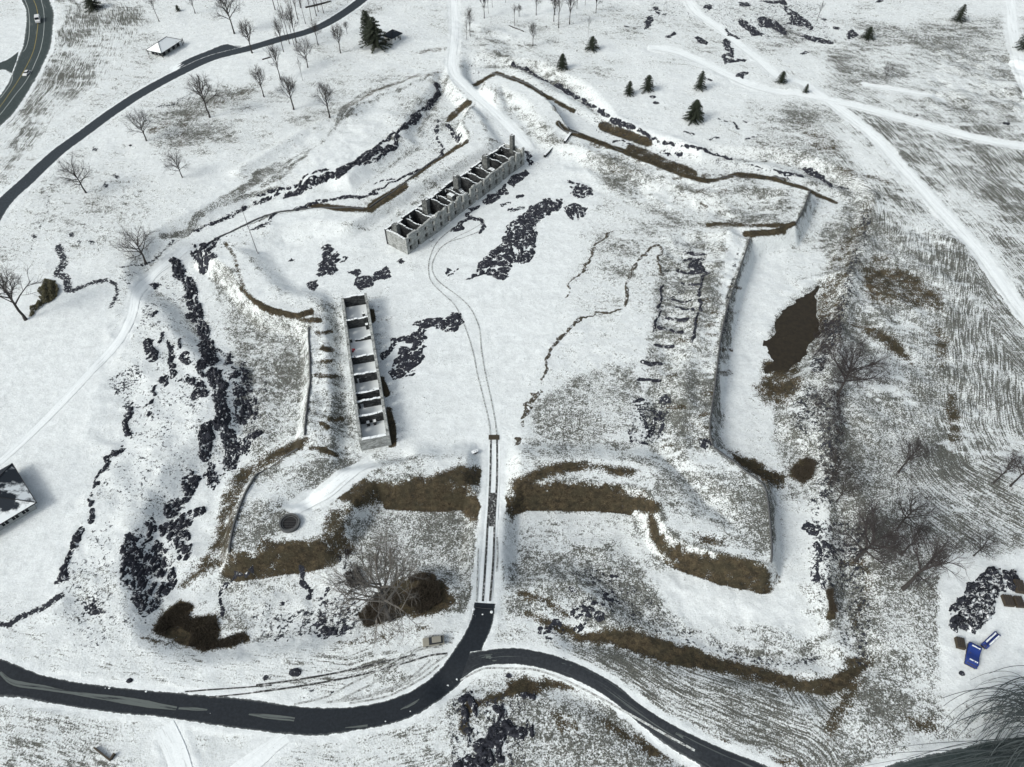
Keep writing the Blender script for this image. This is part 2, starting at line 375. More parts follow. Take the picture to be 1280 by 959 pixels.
def ground_mat():
    m, nt, b = nmat('snowy_ground'); q = NT(nt); p = q.pos()
    fine = q.noise(p, 2.7, 6, .78)                        # tufts a few decimetres across
    med = q.noise(p, .85, 5, .65)
    mid = q.noise(p, .30, 4, .6)
    big = q.noise(p, .06, 3, .5)
    sx, sy, sz = q.sep(p)
    st = q.attr('st')
    sv = q.comb(q.math('MULTIPLY', st, 2.3), q.math('MULTIPLY', sx, .16), q.math('MULTIPLY', sy, .16))
    streak = q.noise(sv, 1.0, 5, .65)
    sw = q.attr('sw')
    def wsum(*pairs):
        r = None
        for v, w in pairs:
            t = q.math('MULTIPLY', v, w); r = t if r is None else q.math('ADD', r, t)
        return r
    f2 = wsum((fine, .58), (med, .24), (mid, .18))
    s2 = wsum((fine, .40), (streak, .52), (mid, .08))
    nz = q.n('ShaderNodeMix', data_type='FLOAT'); q.put(nz.inputs[0], sw); q.put(nz.inputs[2], f2); q.put(nz.inputs[3], s2); nz = nz.outputs[0]
    gr = q.attr('gr')
    gl = q.math('ADD', gr, q.math('MULTIPLY', q.math('SUBTRACT', big, .5), q.math('MULTIPLY', gr, 1.0)))
    thr = q.math('SUBTRACT', .650, q.math('MULTIPLY', gl, .27))
    grass = q.step(nz, q.math('SUBTRACT', thr, .025), q.math('ADD', thr, .06))
    grass = q.math('MULTIPLY', grass, q.math('MULTIPLY', q.step(gr, .02, .12), .93))
    br = q.attr('br')
    f3 = wsum((fine, .60), (med, .24), (mid, .16))
    bthr = q.math('SUBTRACT', .685, q.math('MULTIPLY', br, .40))
    brown = q.step(f3, q.math('SUBTRACT', bthr, .045), q.math('ADD', bthr, .045))
    brown = q.math('MULTIPLY', brown, q.step(br, .03, .16))
    rk = q.attr('rk')
    rn = wsum((q.noise(p, 1.25, 6, .70), .75), (mid, .25))
    rthr = q.math('SUBTRACT', .70, q.math('MULTIPLY', rk, .30))
    rock = q.step(rn, q.math('SUBTRACT', rthr, .015), q.math('ADD', rthr, .03))
    rock = q.math('MULTIPLY', rock, q.step(rk, .03, .12))
    tone = q.noise(p, 3.5, 3, .7)
    gcol = q.mix(q.step(tone, .35, .65), (.020, .021, .016), (.090, .090, .072))
    bcol = q.mix(q.step(wsum((fine, .5), (med, .5)), .38, .64), (.015, .012, .008), (.085, .066, .038))
    bcol = q.mix(q.math('MULTIPLY', q.step(mid, .42, .62), .6), bcol, (.040, .036, .022))
    bcol = q.mix(q.math('MULTIPLY', q.step(q.noise(p, .55, 4, .6), .50, .68), .55), bcol, (.012, .012, .009))
    bcol = q.mix(q.math('MULTIPLY', q.step(tone, .60, .72), .5), bcol, (.20, .175, .12))
    rcol = q.mix(q.step(tone, .3, .7), (.008, .009, .013), (.040, .044, .055))
    snow = q.mix(q.step(mid, .25, .75), SNOW2, SNOW)
    snow = q.mix(q.math('MULTIPLY', q.step(med, .45, .72), .42), snow, (.48, .515, .525))
    snow = q.mix(q.math('MULTIPLY', q.step(fine, .40, .66), q.math('ADD', .12, q.math('MULTIPLY', gr, .95))), snow, (.33, .35, .33))
    c = q.mix(grass, snow, gcol); c = q.mix(brown, c, bcol); c = q.mix(rock, c, rcol)
    q.L(c, b.inputs['Base Color'])
    h = wsum((fine, .5), (med, .6), (mid, .8))
    q.bump(h, .65, .40, b)
    return m
def asphalt_mat(name, wear, snowfilm, base=(.010, .013, .017), fingers=False):
    m, nt, b = nmat(name); q = NT(nt)
    uv = q.n('ShaderNodeAttribute', attribute_name='uvw').outputs['Vector']; u, v, _ = q.sep(uv); p = q.pos()
    strv = q.comb(q.math('MULTIPLY', u, .035), q.math('MULTIPLY', v, 5.5), 0.0)
    s1 = q.noise(strv, 1.0, 4, .6)
    sp = q.noise(p, 1.6, 5, .7)
    c = q.mix(q.step(sp, .3, .8), base, tuple(x*1.9 for x in base))
    film = q.step(s1, 1-wear, 1-wear+.08)
    c = q.mix(q.math('MULTIPLY', film, .75), c, (.105, .12, .118))
    # ragged snow along both edges and a few clods
    e = q.math('ABSOLUTE', q.math('SUBTRACT', v, .5))
    en = q.math('ADD', e, q.math('MULTIPLY', q.math('SUBTRACT', q.noise(p, .75, 6, .72), .5), .20))
    c = q.mix(q.math('MULTIPLY', q.step(en, .40, .47), .5), c, (.16, .175, .175))
    edge = q.step(en, .465, .485)
    c = q.mix(edge, c, SNOW)
    if fingers:
        fn = q.noise(q.comb(q.math('MULTIPLY', u, .05), q.math('MULTIPLY', v, 9.0), 0.0), 1.0, 2, .5)
        c = q.mix(q.step(q.math('SUBTRACT', fn, q.math('MULTIPLY', q.math('SUBTRACT', q.math('MINIMUM', u, q.math('SUBTRACT', PLEN, u)), 3.0), .045)), .42, .44), c, SNOW)
    cl = q.step(q.noise(p, 1.1, 3, .6), .80-snowfilm, .84-snowfilm)
    c = q.mix(cl, c, (.5, .52, .52))
    q.L(c, b.inputs['Base Color']); b.inputs['Roughness'].default_value = .7
    return m
PLEN = float(np.hypot(*np.diff((road_defs['pull_out'][0]+road_defs['pull_out'][1])/2, axis=0).T).sum())
def path_mat():
    m, nt, b = nmat('trodden_snow'); q = NT(nt)
    uv = q.n('ShaderNodeAttribute', attribute_name='uvw').outputs['Vector']; u, v, _ = q.sep(uv); p = q.pos()
    s1 = q.noise(q.comb(q.math('MULTIPLY', u, .05), q.math('MULTIPLY', v, 4.0), 0.0), 1.0, 3, .5)
    c = q.mix(q.step(s1, .35, .7), (.76, .80, .81), (.68, .72, .73))
    c = q.mix(q.math('MULTIPLY', q.step(q.noise(q.comb(q.math('MULTIPLY', u, .12), q.math('MULTIPLY', v, 6.0), 7.0), 1.0, 4, .65), .56, .66), .45), c, (.42, .44, .44))
    c = q.mix(q.math('MULTIPLY', q.step(q.noise(p, 1.9, 6, .75), .55, .68), .6), c, (.38, .40, .40))
    q.L(c, b.inputs['Base Color']); q.bump(q.noise(p, .8, 4, .6), .4, .2, b)
    return m
def rock_mat(name, c0=(.008, .009, .013), c1=(.040, .043, .056), snow_up=.62):
    m, nt, b = nmat(name); q = NT(nt); p = q.pos(); _, _, nz = q.sep(q.normal())
    c = q.mix(q.step(q.noise(p, 1.9, 6, .7), .3, .7), c0, c1)
    sn = q.step(q.math('ADD', q.noise(p, .9, 6, .7), q.math('MULTIPLY', nz, .04)), snow_up, snow_up+.04)
    c = q.mix(sn, c, (.66, .69, .71))
    q.L(c, b.inputs['Base Color']); q.bump(q.noise(p, 1.5, 5, .7), .7, .4, b)
    return m
def simple(name, c0, c1=None, scale=2.0, rough=.8, snow_top=False, thr=.6, metallic=0):
    m, nt, b = nmat(name); q = NT(nt); p = q.pos()
    c = q.mix(q.noise(p, scale, 5, .65), c0, c1 or tuple(x*1.5 for x in c0))
    if snow_top:
        _, _, nz = q.sep(q.normal())
        f = q.math('MULTIPLY', q.step(nz, thr, thr+.15), q.step(q.noise(p, 1.4, 4, .6), .33, .42))
        c = q.mix(f, c, SNOW)
    q.L(c, b.inputs['Base Color']); b.inputs['Roughness'].default_value = rough; b.inputs['Metallic'].default_value = metallic
    return m
def stone_mat(name, c0, c1, dark, st=.34):
    m, nt, b = nmat(name); q = NT(nt); p = q.pos(); _, _, nz = q.sep(q.normal())
    v = q.n('ShaderNodeTexVoronoi', feature='F1'); q.L(q.mapv(p, (1, 1, 1.9)), v.inputs['Vector']); v.inputs['Scale'].default_value = 1.3
    v2 = q.n('ShaderNodeTexVoronoi', feature='DISTANCE_TO_EDGE'); q.L(q.mapv(p, (1, 1, 1.9)), v2.inputs['Vector']); v2.inputs['Scale'].default_value = 1.3
    tone = q.sep(v.outputs['Color'])[0]
    c = q.mix(tone, c0, c1)
    c = q.mix(q.step(q.noise(p, .5, 5, .7), .45, .7), c, dark)
    c = q.mix(q.math('MULTIPLY', q.math('SUBTRACT', 1.0, q.step(v2.outputs['Distance'], .02, .09)), .55), c, dark)
    f = q.math('MULTIPLY', q.step(nz, .7, .85), q.step(q.noise(p, 1.1, 4, .6), st, st+.1))
    c = q.mix(f, c, SNOW)
    q.L(c, b.inputs['Base Color']); q.bump(tone, .5, .12, b)
    return m
M = {}
M['ground'] = ground_mat()
M['asphalt'] = asphalt_mat('wet_asphalt', .33, .0)
M['asphalt_worn'] = asphalt_mat('worn_asphalt', .44, .01, (.017, .020, .024))
M['asphalt_north'] = asphalt_mat('narrow_asphalt', .34, .0, (.024, .030, .036))
M['asphalt_hw'] = asphalt_mat('highway_asphalt', .40, .0, (.030, .040, .040))
M['path'] = path_mat()
M['pullout'] = asphalt_mat('half_cleared_asphalt', .30, .0, (.024, .030, .036), fingers=True)
M['rock'] = rock_mat('slate_rock')
M['rock_snowy'] = rock_mat('snowy_rock', snow_up=.55)
M['rock_brown'] = rock_mat('earthy_rock', (.03, .026, .02), (.10, .09, .07), .60)
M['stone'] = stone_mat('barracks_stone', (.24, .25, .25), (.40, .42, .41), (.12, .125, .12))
M['stone_dark_shaded'] = stone_mat('dark_shaded_stone', (.022, .024, .026), (.085, .09, .092), (.012, .013, .014))  # darker stone: the shade inside the barracks is put into its colour
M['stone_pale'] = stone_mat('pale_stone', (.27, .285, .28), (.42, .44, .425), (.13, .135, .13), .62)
M['bark'] = simple('bark', (.028, .026, .026), (.06, .055, .052))
M['twig'] = simple('twig', (.034, .032, .032), (.075, .070, .068))
M['twig_brown'] = simple('brown_twig', (.032, .026, .019), (.095, .080, .060))
M['twig_pale'] = simple('pale_twig', (.09, .085, .078), (.17, .16, .145))
M['twig_purple'] = simple('purplish_twig', (.030, .026, .027), (.070, .062, .062))
M['needle'] = simple('needles', (.016, .022, .016), (.055, .065, .045), 2.5)
M['olive'] = simple('olive_foliage', (.045, .045, .022), (.13, .12, .075), 1.0)
M['strand'] = simple('strand', (.030, .038, .040), (.075, .09, .092))
M['floor_shaded'] = simple('shaded_floor', (.018, .018, .018), (.09, .092, .092), 1.2)  # rubble floor colour darkened to carry the deep shade between the walls
M['stone_mid'] = stone_mat('weathered_stone', (.075, .08, .08), (.17, .18, .175), (.04, .042, .042), .5)
M['stone_bare'] = simple('bare_stone', (.035, .037, .040), (.13, .135, .135), 2.5)
def slush_mat():
    m, nt, b = nmat('slush_film'); q = NT(nt); uv = q.n('ShaderNodeAttribute', attribute_name='uvw').outputs['Vector']; u, v, _ = q.sep(uv)
    f = q.noise(q.comb(q.math('MULTIPLY', u, .10), q.math('MULTIPLY', v, 3.0), 3.0), 1.0, 5, .65)
    e = q.math('SUBTRACT', 1.0, q.step(q.math('ABSOLUTE', q.math('SUBTRACT', v, .5)), .30, .5))
    c = q.mix(q.step(q.math('MULTIPLY', f, q.math('ADD', .6, q.math('MULTIPLY', e, .4))), .36, .50), (.014, .017, .021), (.10, .115, .112))
    q.L(c, b.inputs['Base Color']); return m
M['slush'] = slush_mat()
M['snow'] = simple('snow', SNOW2, SNOW, .5)
M['shingle'] = simple('dark_shingle', (.018, .022, .026), (.05, .055, .06), 1.5)
def roof_mat(name, thr):
    m, nt, b = nmat(name); q = NT(nt); p = q.pos()
    f = q.step(q.noise(p, .13, 5, .6), thr-.03, thr+.05)
    c = q.mix(f, (.022, .028, .036), SNOW); q.L(c, b.inputs['Base Color']); return m
M['roof_half'] = roof_mat('half_snowy_roof', .56)
M['roof_snow'] = roof_mat('snowy_roof', .36)
M['dark_trim'] = simple('dark_trim', (.012, .014, .017), (.03, .033, .036))
M['white_wall'] = simple('white_wall', (.62, .63, .62), (.74, .75, .74))
M['grey_wall'] = simple('grey_wall', (.27, .29, .29), (.36, .38, .38))
M['glass'] = simple('dark_glass', (.010, .012, .015), (.02, .022, .026), rough=.15)
M['wood'] = simple('dark_wood', (.035, .028, .02), (.09, .075, .055), snow_top=False)
M['wood_snow'] = simple('snowy_wood', (.03, .028, .024), (.08, .07, .06), snow_top=True)
M['tarp'] = simple('blue_tarp', (.012, .028, .13), (.022, .048, .22), 1.0, rough=.35)
M['tyre'] = simple('tyre', (.012, .012, .013))
M['paint_white'] = simple('white_car_paint', (.55, .57, .57), (.62, .63, .63), rough=.3)
M['paint_tan'] = simple('tan_car_paint', (.20, .195, .165), (.27, .26, .22), rough=.35)
M['line_white'] = simple('road_line_white', (.33, .36, .36), (.45, .47, .46))
M['line_yellow'] = simple('road_line_yellow', (.25, .20, .06), (.35, .28, .10))
M['metal'] = simple('pole_metal', (.05, .05, .05), (.09, .09, .09), rough=.5)
M['red'] = simple('red_cloth', (.25, .02, .03), (.33, .04, .05))
M['water'] = simple('dark_water', (.005, .005, .005), (.048, .038, .024), .8, rough=.5)
M['grass_edge'] = simple('dead_grass', (.05, .045, .025), (.12, .105, .06))

# ------------------------------------------------------------------ ground cover, surveyed from the map
UU, VV = PX(GX, GY, Z)
WX = fbm(GX, GY, 9, 4, 201)*4.5; WY = fbm(GX, GY, 9, 4, 301)*3.5
UU = UU+WX; VV = VV+WY
WX2 = fbm(GX, GY, 30, 4, 401)*22; WY2 = fbm(GX, GY, 30, 4, 501)*18
ATT = {k: np.zeros_like(Z) for k in ('gr', 'br', 'rk')}
ATT['gr'] += .25 + .28*fbm(GX, GY, 45, 4, 55)
def paint(att, pts, val, soft=8, width=None, mode='max'):
    """width None: a filled area; else a band of that width"""
    us = [p[0] for p in pts]; vs = [p[1] for p in pts]
    mrg = soft + (width or 0) + 8
    sel = (UU > min(us)-mrg) & (UU < max(us)+mrg) & (VV > min(vs)-mrg) & (VV < max(vs)+mrg) & (GY > -60)
    u = UU[sel]; v = VV[sel]
    if att == 'br': u = u-WX[sel]*.5; v = v-WY[sel]*.5
    if att in ('gr', 'sw'): u = u+WX2[sel]; v = v+WY2[sel]; soft = soft*1.4
    if width is None:
        d = dist_line(u, v, pts, True); sd = np.where(inside(u, v, pts), d, -d); w = sstep(-soft*.62, soft*.42, sd) if att == 'br' else sstep(-soft, soft*.6, sd)
    else:
        d = dist_line(u, v, pts); w = 1-sstep(width/2-soft*.3, width/2+soft*.7, d)
    a = ATT[att]; cur = a[sel]
    a[sel] = np.maximum(cur, val*w) if mode == 'max' else (cur*(1-w*(1-val)) if mode == 'mul' else cur+val*w)
# grass through thin snow
paint('gr', P(1040,225, 1110,215, 1300,400, 1300,560, 1180,420, 1090,330), .62, 30)
paint('gr', P(1090,235, 1200,330, 1300,460, 1300,700, 1180,700, 1060,740, 1040,600, 1050,450, 1040,300), .66, 25)
paint('gr', P(1060,700, 1180,690, 1175,900, 1080,950, 1020,980, 960,900, 1080,840), .82, 14)
paint('gr', P(1110,520, 1300,560, 1300,700, 1200,690, 1120,720), .62, 16)
paint('gr', P(640,880, 760,880, 900,980, 640,990), .88, 14)
paint('gr', P(700,790, 850,820, 1060,880, 1020,950, 900,920, 780,850), .78, 14)
paint('gr', P(930,130, 1050,130, 1100,260, 1010,240, 930,190), .50, 25)
paint('gr', P(1040,20, 1300,30, 1300,400, 1150,230, 1030,110), .50, 30)
paint('gr', P(1100,130, 1300,180, 1300,330, 1180,240), .58, 30)
paint('gr', P(655,500, 700,470, 790,450, 800,540, 780,570, 650,560), .60, 18)
paint('gr', P(715,330, 760,290, 800,295, 790,370, 760,400, 712,380), .42, 10)
paint('gr', P(720,380, 780,300, 800,300, 790,360, 700,400), .28, 12)
paint('gr', P(820,300, 930,290, 890,560, 800,570), .60, 14)
paint('gr', P(690,160, 760,185, 900,235, 1000,240, 990,290, 900,290, 800,270, 720,210), .48, 16)
paint('gr', P(900,300, 1040,250, 1070,300, 960,400, 930,540, 1000,620, 960,600, 895,550), .30, 14)
paint('gr', P(960,450, 1070,260, 1060,640, 980,620), .66, 16)
paint('gr', P(250,330, 300,330, 320,390, 380,400, 385,540, 320,580, 280,420), .52, 14)
paint('gr', P(385,395, 432,400, 440,570, 380,570), .38, 12)
paint('gr', P(310,590, 440,570, 440,600, 330,690, 290,690), .50, 12)
paint('gr', P(430,650, 590,640, 600,760, 430,720), .58, 14)
paint('gr', P(545,680, 600,640, 600,760, 560,770), .72, 10)
paint('gr', P(640,650, 800,640, 830,690, 960,730, 1040,800, 1000,850, 780,780, 640,760), .34, 18)
paint('gr', P(640,690, 760,680, 800,720, 870,790, 740,780, 640,760), .68, 16)
paint('gr', P(800,580, 960,600, 960,720, 880,700, 820,640), .50, 14)
paint('gr', P(880,610, 960,610, 965,700, 900,690), .70, 12)
paint('gr', P(230,720, 420,710, 440,790, 240,790), .36, 12)
paint('gr', P(60,720, 190,700, 260,810, 150,830, 80,800), .36, 14)
paint('gr', P(0,790, 200,830, 560,800, 420,870, 200,860, 0,820), .34, 12)
paint('gr', P(0,890, 170,900, 200,970, 0,980), .38, 12)
paint('gr', P(220,905, 560,880, 560,970, 240,980), .32, 12)
paint('gr', P(-60,190, 80,20, 150,10, 230,60, 120,110, 60,160, 0,210), .42, 20)
paint('gr', P(85,0, 180,0, 200,30, 70,150, 0,220, 0,190), .50, 14)
paint('gr', P(180,140, 240,120, 340,100, 280,190, 220,200, 190,170), .50, 22)
paint('gr', P(60,230, 200,180, 300,200, 200,270, 60,330), .22, 20)
paint('gr', P(440,180, 590,130, 620,170, 480,250), .34, 16)
paint('gr', P(520,150, 620,190, 500,290, 420,300), .34, 16)
paint('gr', P(530,60, 600,40, 700,60, 760,140, 600,80), .40, 16)
paint('gr', P(600,95, 690,150, 700,190, 640,160), .46, 12)
paint('gr', P(720,60, 930,40, 930,150, 800,150), .20, 22)
paint('gr', P(300,180, 480,90, 560,90, 420,180, 280,280), .32, 20)
paint('gr', P(240,150, 420,90, 560,70, 520,120, 400,190, 300,230), .36, 16)
paint('gr', P(60,250, 160,180, 230,240, 160,320, 70,330), .34, 16)
paint('gr', P(440,40, 600,20, 760,10, 900,30, 900,60, 640,60, 560,60), .34, 14)
paint('gr', P(230,30, 500,10, 500,80, 260,130), .14, 20)
# keep the parade and the yard clean
paint('gr', P(330,300, 480,330, 600,250, 700,215, 740,260, 690,400, 640,560, 500,570, 480,360, 380,370), .45, 20, mode='mul')
paint('gr', P(1190,700, 1290,690, 1300,860, 1190,880, 1178,780), .12, 8, mode='mul')
paint('gr', P(0,370, 130,360, 150,430, 110,540, 110,700, 60,760, 0,740), .35, 12, mode='mul')
paint('gr', P(905,300, 935,305, 985,300, 960,380, 925,560, 895,545, 893,480), .35, 8, mode='mul')
paint('gr', P(810,720, 980,730, 1010,800, 880,780), .3, 14, mode='mul')
# bare brown slopes
def S(att, tile, val, wd, *xy, soft=6): paint(att, T(tile, *xy), val, soft, wd/3.76)
def B(tile, val, *xy, soft=22, width=None): paint('br', T(tile, *xy), val, soft, width)
B('b2', .86, 500,450, 640,480, 760,440, 830,430, 960,380, 1060,400, 1065,470, 960,480, 930,500, 1075,540, 1090,690, 1030,660, 960,590, 850,572, 700,565, 540,565, 480,590)
B('b2', .82, 380,540, 430,480, 520,440, 560,560, 480,590, 430,560)
B('b2', .66, 340,590, 440,560, 480,590, 430,690, 380,790, 300,800, 230,790, 300,700)
B('b2', .92, 0,860, 0,790, 40,800, 20,740, 130,750, 240,740, 260,800, 390,770, 370,810, 300,835, 240,855, 120,862)
B('a2', .62, 1150,380, 1279,310, 1279,385, 1190,430, 1140,540, 1110,680, 1080,760, 1070,850, 960,900, 880,959, 840,959, 920,850, 1000,740, 1030,600, 1060,460)
B('a2', .80, 1060,830, 1180,800, 1220,730, 1279,725, 1279,870, 1150,880, 1080,870)
B('b2', .85, 0,350, 150,285, 240,245, 210,300, 110,360, 0,415)
B('c2', .84, 30,440, 150,385, 280,368, 440,385, 600,400, 560,425, 480,430, 430,400, 280,415, 170,440, 90,470)
B('c2', .92, 0,455, 60,440, 140,490, 230,485, 400,500, 440,515, 620,530, 690,570, 680,600, 600,600, 560,575, 350,568, 100,578, 30,600, 0,640)
B('c2', .88, 640,600, 700,690, 740,760, 830,800, 1000,830, 1150,870, 1200,900, 1215,880, 1218,910, 1185,925, 1100,905, 900,865, 770,840, 700,790, 660,720)
B('c2', .80, 860,705, 1000,735, 1000,770, 880,740)
B('c2', .86, 1010,310, 1150,365, 1279,440, 1279,480, 1180,450, 1080,390)
B('d2', .86, 0,350, 60,390, 130,430, 150,490, 100,480, 0,415)
B('c3', .93, 290,330, 420,325, 560,310, 620,330, 700,355, 850,400, 1000,450, 1279,510, 1279,575, 1150,555, 1000,508, 850,487, 700,458, 550,415, 460,375, 290,360)
B('d3', .93, 0,480, 120,510, 270,545, 370,540, 450,480, 560,455, 540,500, 450,580, 340,625, 200,600, 0,545)
B('c3', .86, 20,140, 60,135, 160,168, 250,215, 290,255, 270,260, 160,190, 60,160)
B('c3', .78, 60,240, 130,250, 220,280, 310,300, 280,345, 210,320, 140,290)
B('c3', .90, -20,560, 60,540, 110,545, 220,555, 350,600, 280,598, 160,588, 90,625, 0,612)
B('b3', .90, 980,640, 1060,640, 1130,615, 1279,555, 1279,600, 1200,620, 1100,660, 1010,690, 980,800, 960,780)
B('c3', .62, 160,690, 230,700, 330,760, 330,810, 230,800)
B('c3', .62, 330,660, 560,800, 800,890, 850,959, 600,900, 420,760)
B('c3', .60, 800,740, 940,790, 1080,870, 1279,930, 1279,959, 1100,930, 940,840)
B('d3', .66, 0,890, 150,915, 260,959, 0,959)
B('d3', .60, 700,700, 860,720, 880,790, 760,800)
B('d3', .66, 420,440, 560,430, 540,520, 420,760, 360,860, 330,740, 440,600)
B('d3', .84, 345,125, 382,130, 375,180, 400,215, 390,268, 345,270, 362,210, 350,160, soft=6)
B('a3', .94, 850,180, 900,200, 890,262, 1010,250, 1030,310, 1020,365, 1140,330, 1165,360, 1100,390, 960,410, 860,385, 720,320, 760,250, 820,205)
B('a3', .70, 670,345, 740,360, 860,400, 850,410, 720,375)
B('b3', .90, 480,250, 560,160, 640,90, 740,60, 830,50, 900,110, 940,190, 870,225, 760,250, 700,250, 620,270, 520,300)
B('b3', .55, 300,370, 560,330, 830,290, 830,310, 560,370, 380,390)
B('b3', .75, 620,620, 720,590, 830,540, 820,560, 720,615, 640,640, soft=3)
paint('gr', T('d1', 92,620, 150,540, 240,470, 300,415, 345,425, 350,520, 345,620, 300,700, 250,790, 180,850, 90,830, 80,700), .95, 12)
B('d1', .74, 50,800, 200,760, 240,900, 200,980, 60,960)
S('gr', 'd1', .95, 60, 575,-20, 540,120, 500,260, 470,400, 440,520, 400,650)
S('gr', 'd1', 1.0, 34, 470,120, 440,300, 390,420, 340,600)
S('gr', 'd2', 1.0, 60, 400,-40, 380,150, 400,350, 380,560, 380,800, 400,1000)
S('rk', 'd2', .60, 40, 290,560, 300,700, 310,850, 320,1000)
S('rk', 'd1', .62, 50, 540,100, 500,260, 450,450, 410,640)
S('rk', 'd1', .74, 70, 380,620, 350,720, 310,820)
S('gr', 'c1', .95, 26, 1085,215, 1070,300, 1040,420, 1010,560, 985,720, 955,940)
S('rk', 'c1', .66, 12, 1060,260, 1035,420, 1010,560, 990,700, 955,940)
S('gr', 'c2', .95, 22, 955,0, 935,90, 915,180)
B('d1', .60, 40,850, 240,850, 220,959, 20,959)
B('d2', .55, 0,0, 240,0, 180,110, 60,100)
B('d2', .90, 175,400, 240,350, 300,360, 280,440, 240,470, 190,440)
B('d1', .50, 320,380, 480,120, 560,20, 570,100, 480,340, 420,650, 370,800, 290,850, 300,640)
B('d1', .62, 500,330, 700,360, 900,480, 900,560, 720,540, 540,520)
B('d1', .58, 560,300, 650,300, 640,340, 560,340)
B('d1', .72, 450,620, 560,635, 660,670, 760,820, 600,700, 500,645)
B('d1', .55, 860,600, 940,700, 940,800, 860,840)
B('d2', .55, 900,30, 970,30, 1000,300, 930,320)
B('d0', .60, 40,670, 200,670, 230,690, 130,695, 30,690)
B('d0', .45, 200,560, 420,640, 420,740, 340,740, 250,690)
B('d0', .72, 400,790, 480,800, 640,850, 650,865, 480,830)
S('gr', 'd0', 1.3, 14, 850,820, 930,790, 1000,788, 1160,755, 1279,720, soft=4)
S('br', 'c0', .92, 11, 0,362, 140,440, 290,525)
S('br', 'c0', .92, 14, 220,580, 270,620, 440,680, 600,742, 800,822, 930,853, 1060,822, 1279,845)
S('br', 'c0', .80, 40, 430,595, 560,640, 640,670)
S('br', 'c0', .70, 46, 560,700, 700,760, 850,820)
S('br', 'd0', .88, 12, 0,828, 130,850, 250,885, 350,935, 400,955)
S('br', 'b0', .86, 12, 1000,415, 1060,380, 1130,342, 1279,395)
S('br', 'b0', .70, 26, 1000,480, 940,530, 910,560)
S('br', 'b0', .88, 11, 550,955, 700,860, 850,755, 990,668)
S('br', 'b1', .90, 16, 250,62, 330,66, 430,82, 540,85, 640,20)
S('br', 'b1', .92, 30, 540,70, 620,25, 700,-25)
S('br', 'd1', .92, 22, 0,200, 130,185, 200,150)
S('br', 'c1', .94, 22, 1100,195, 1279,188)
S('br', 'c1', .70, 18, 920,155, 1060,150, 1279,160)
S('br', 'a1', .88, 14, 1130,455, 1200,520, 1279,558)
S('br', 'b1', .92, 24, 0,520, 80,560, 190,585, 260,565)
S('br', 'a1', .55, 18, 1060,240, 1100,300, 1130,400, 1150,470)
for x0, y0, x1, y1 in ((200,598,300,605), (290,660,355,655), (310,735,360,740), (310,795,355,795), (280,865,370,870), (340,165,400,160), (300,185,330,200), (260,300,380,335)):
    S('br', 'b1' if y0 > 400 else 'b2', .74, 20, x0, y0, (x0+x1)/2, y0+4, x1, y1)
S('br', 'b1', .88, 20, 540,560, 545,600); S('br', 'b1', .92, 30, 590,880, 610,950)
S('br', 'b2', .92, 34, 620,130, 635,210, 640,280)
S('br', 'a0', .42, 30, 850,680, 870,560, 1000,500, 1180,430)
S('br', 'a0', .50, 26, 700,620, 790,580)
S('br', 'b0', .42, 20, 730,250, 900,230)
S('br', 'b0', .45, 16, 440,500, 560,430, 700,370, 870,340)
S('gr', 'a0', .95, 13, 0,690, 120,560, 230,400, 300,270, 330,200, 320,60, 300,0)
S('gr', 'a0', .6, 20, 270,0, 280,150, 320,200)
S('gr', 'a0', .70, 40, 1040,950, 1150,840, 1279,760)
S('gr', 'b0', .72, 18, 0,850, 120,760, 300,640, 440,510, 580,430, 720,380)
S('gr', 'b0', .62, 12, 0,800, 200,680, 400,560, 700,440, 830,345)
S('gr', 'a1', .95, 16, 760,210, 860,180, 940,110, 1060,50, 1279,-60)
S('gr', 'd2', .60, 14, 1000,60, 1020,230, 1080,380, 1279,560)
S('br', 'd3', .5, 30, 420,0, 520,0, 560,90, 470,300)
for k in range(22):        # tufts and hollows among the mounds east of the parade
    rr = random.Random(900+k); u = 838+rr.random()*70; v = 300+rr.random()*260
    u += (430-v)*.10
    paint('br', P(u,v, u+8+rr.random()*9,v+rr.uniform(-3, 3)), .52, 3, 5)
for k in range(26):
    rr = random.Random(700+k); t = rr.random(); u = 700+t*230; v = 165+t*75+rr.uniform(-6, 42)
    paint('br', P(u,v, u+6+rr.random()*10,v+rr.uniform(-2, 4)), .50, 3, 4)
# stony speckle
def R(tile, val, *xy, soft=5, width=None): paint('rk', T(tile, *xy), val, soft, width)
R('a1', .42, 700,360, 850,330, 900,500, 960,700, 1010,959, 560,959, 640,700, 620,560, soft=16)
R('a1', .62, 500,880, 640,800, 670,850, 620,959, 540,959)
R('a2', .62, 500,0, 640,0, 620,150, 580,200, 570,80)
R('a1', .60, 650,520, 740,510, 740,600, 620,660)
R('a1', .50, 560,370, 640,380, 610,480, 540,530)
R('a1', .52, 990,720, 1130,780, 1150,959, 1000,959)
R('a1', .55, 1130,800, 1279,870, 1279,959, 1160,959)
R('a2', .56, 1000,0, 1180,0, 1279,50, 1200,260, 1130,380, 1060,440, 990,480, 960,400, 1000,200)
R('a2', .55, 840,0, 960,0, 940,150, 840,80)
R('a2', .46, 640,0, 1000,0, 950,400, 820,640, 600,640, 440,500, 560,300, soft=16)
R('a2', .50, 700,70, 800,100, 780,180, 690,170)
R('a2', .60, 800,560, 900,440, 920,500, 860,620, 900,650, 870,800, 800,860, 780,680)
R('a2', .45, 380,680, 560,600, 560,959, 260,959, 300,830, soft=12)
R('a3', .48, 280,20, 560,20, 640,280, 520,400, 380,420, 260,260, soft=14)
R('a3', .80, 370,190, 440,165, 500,230, 420,260)
R('a2', .60, 560,780, 600,700, 720,645, 740,690, 790,780, 810,860, 815,959, 560,959)
R('a3', .60, 560,0, 810,0, 800,150, 740,200, 680,270, 640,180, 580,100)
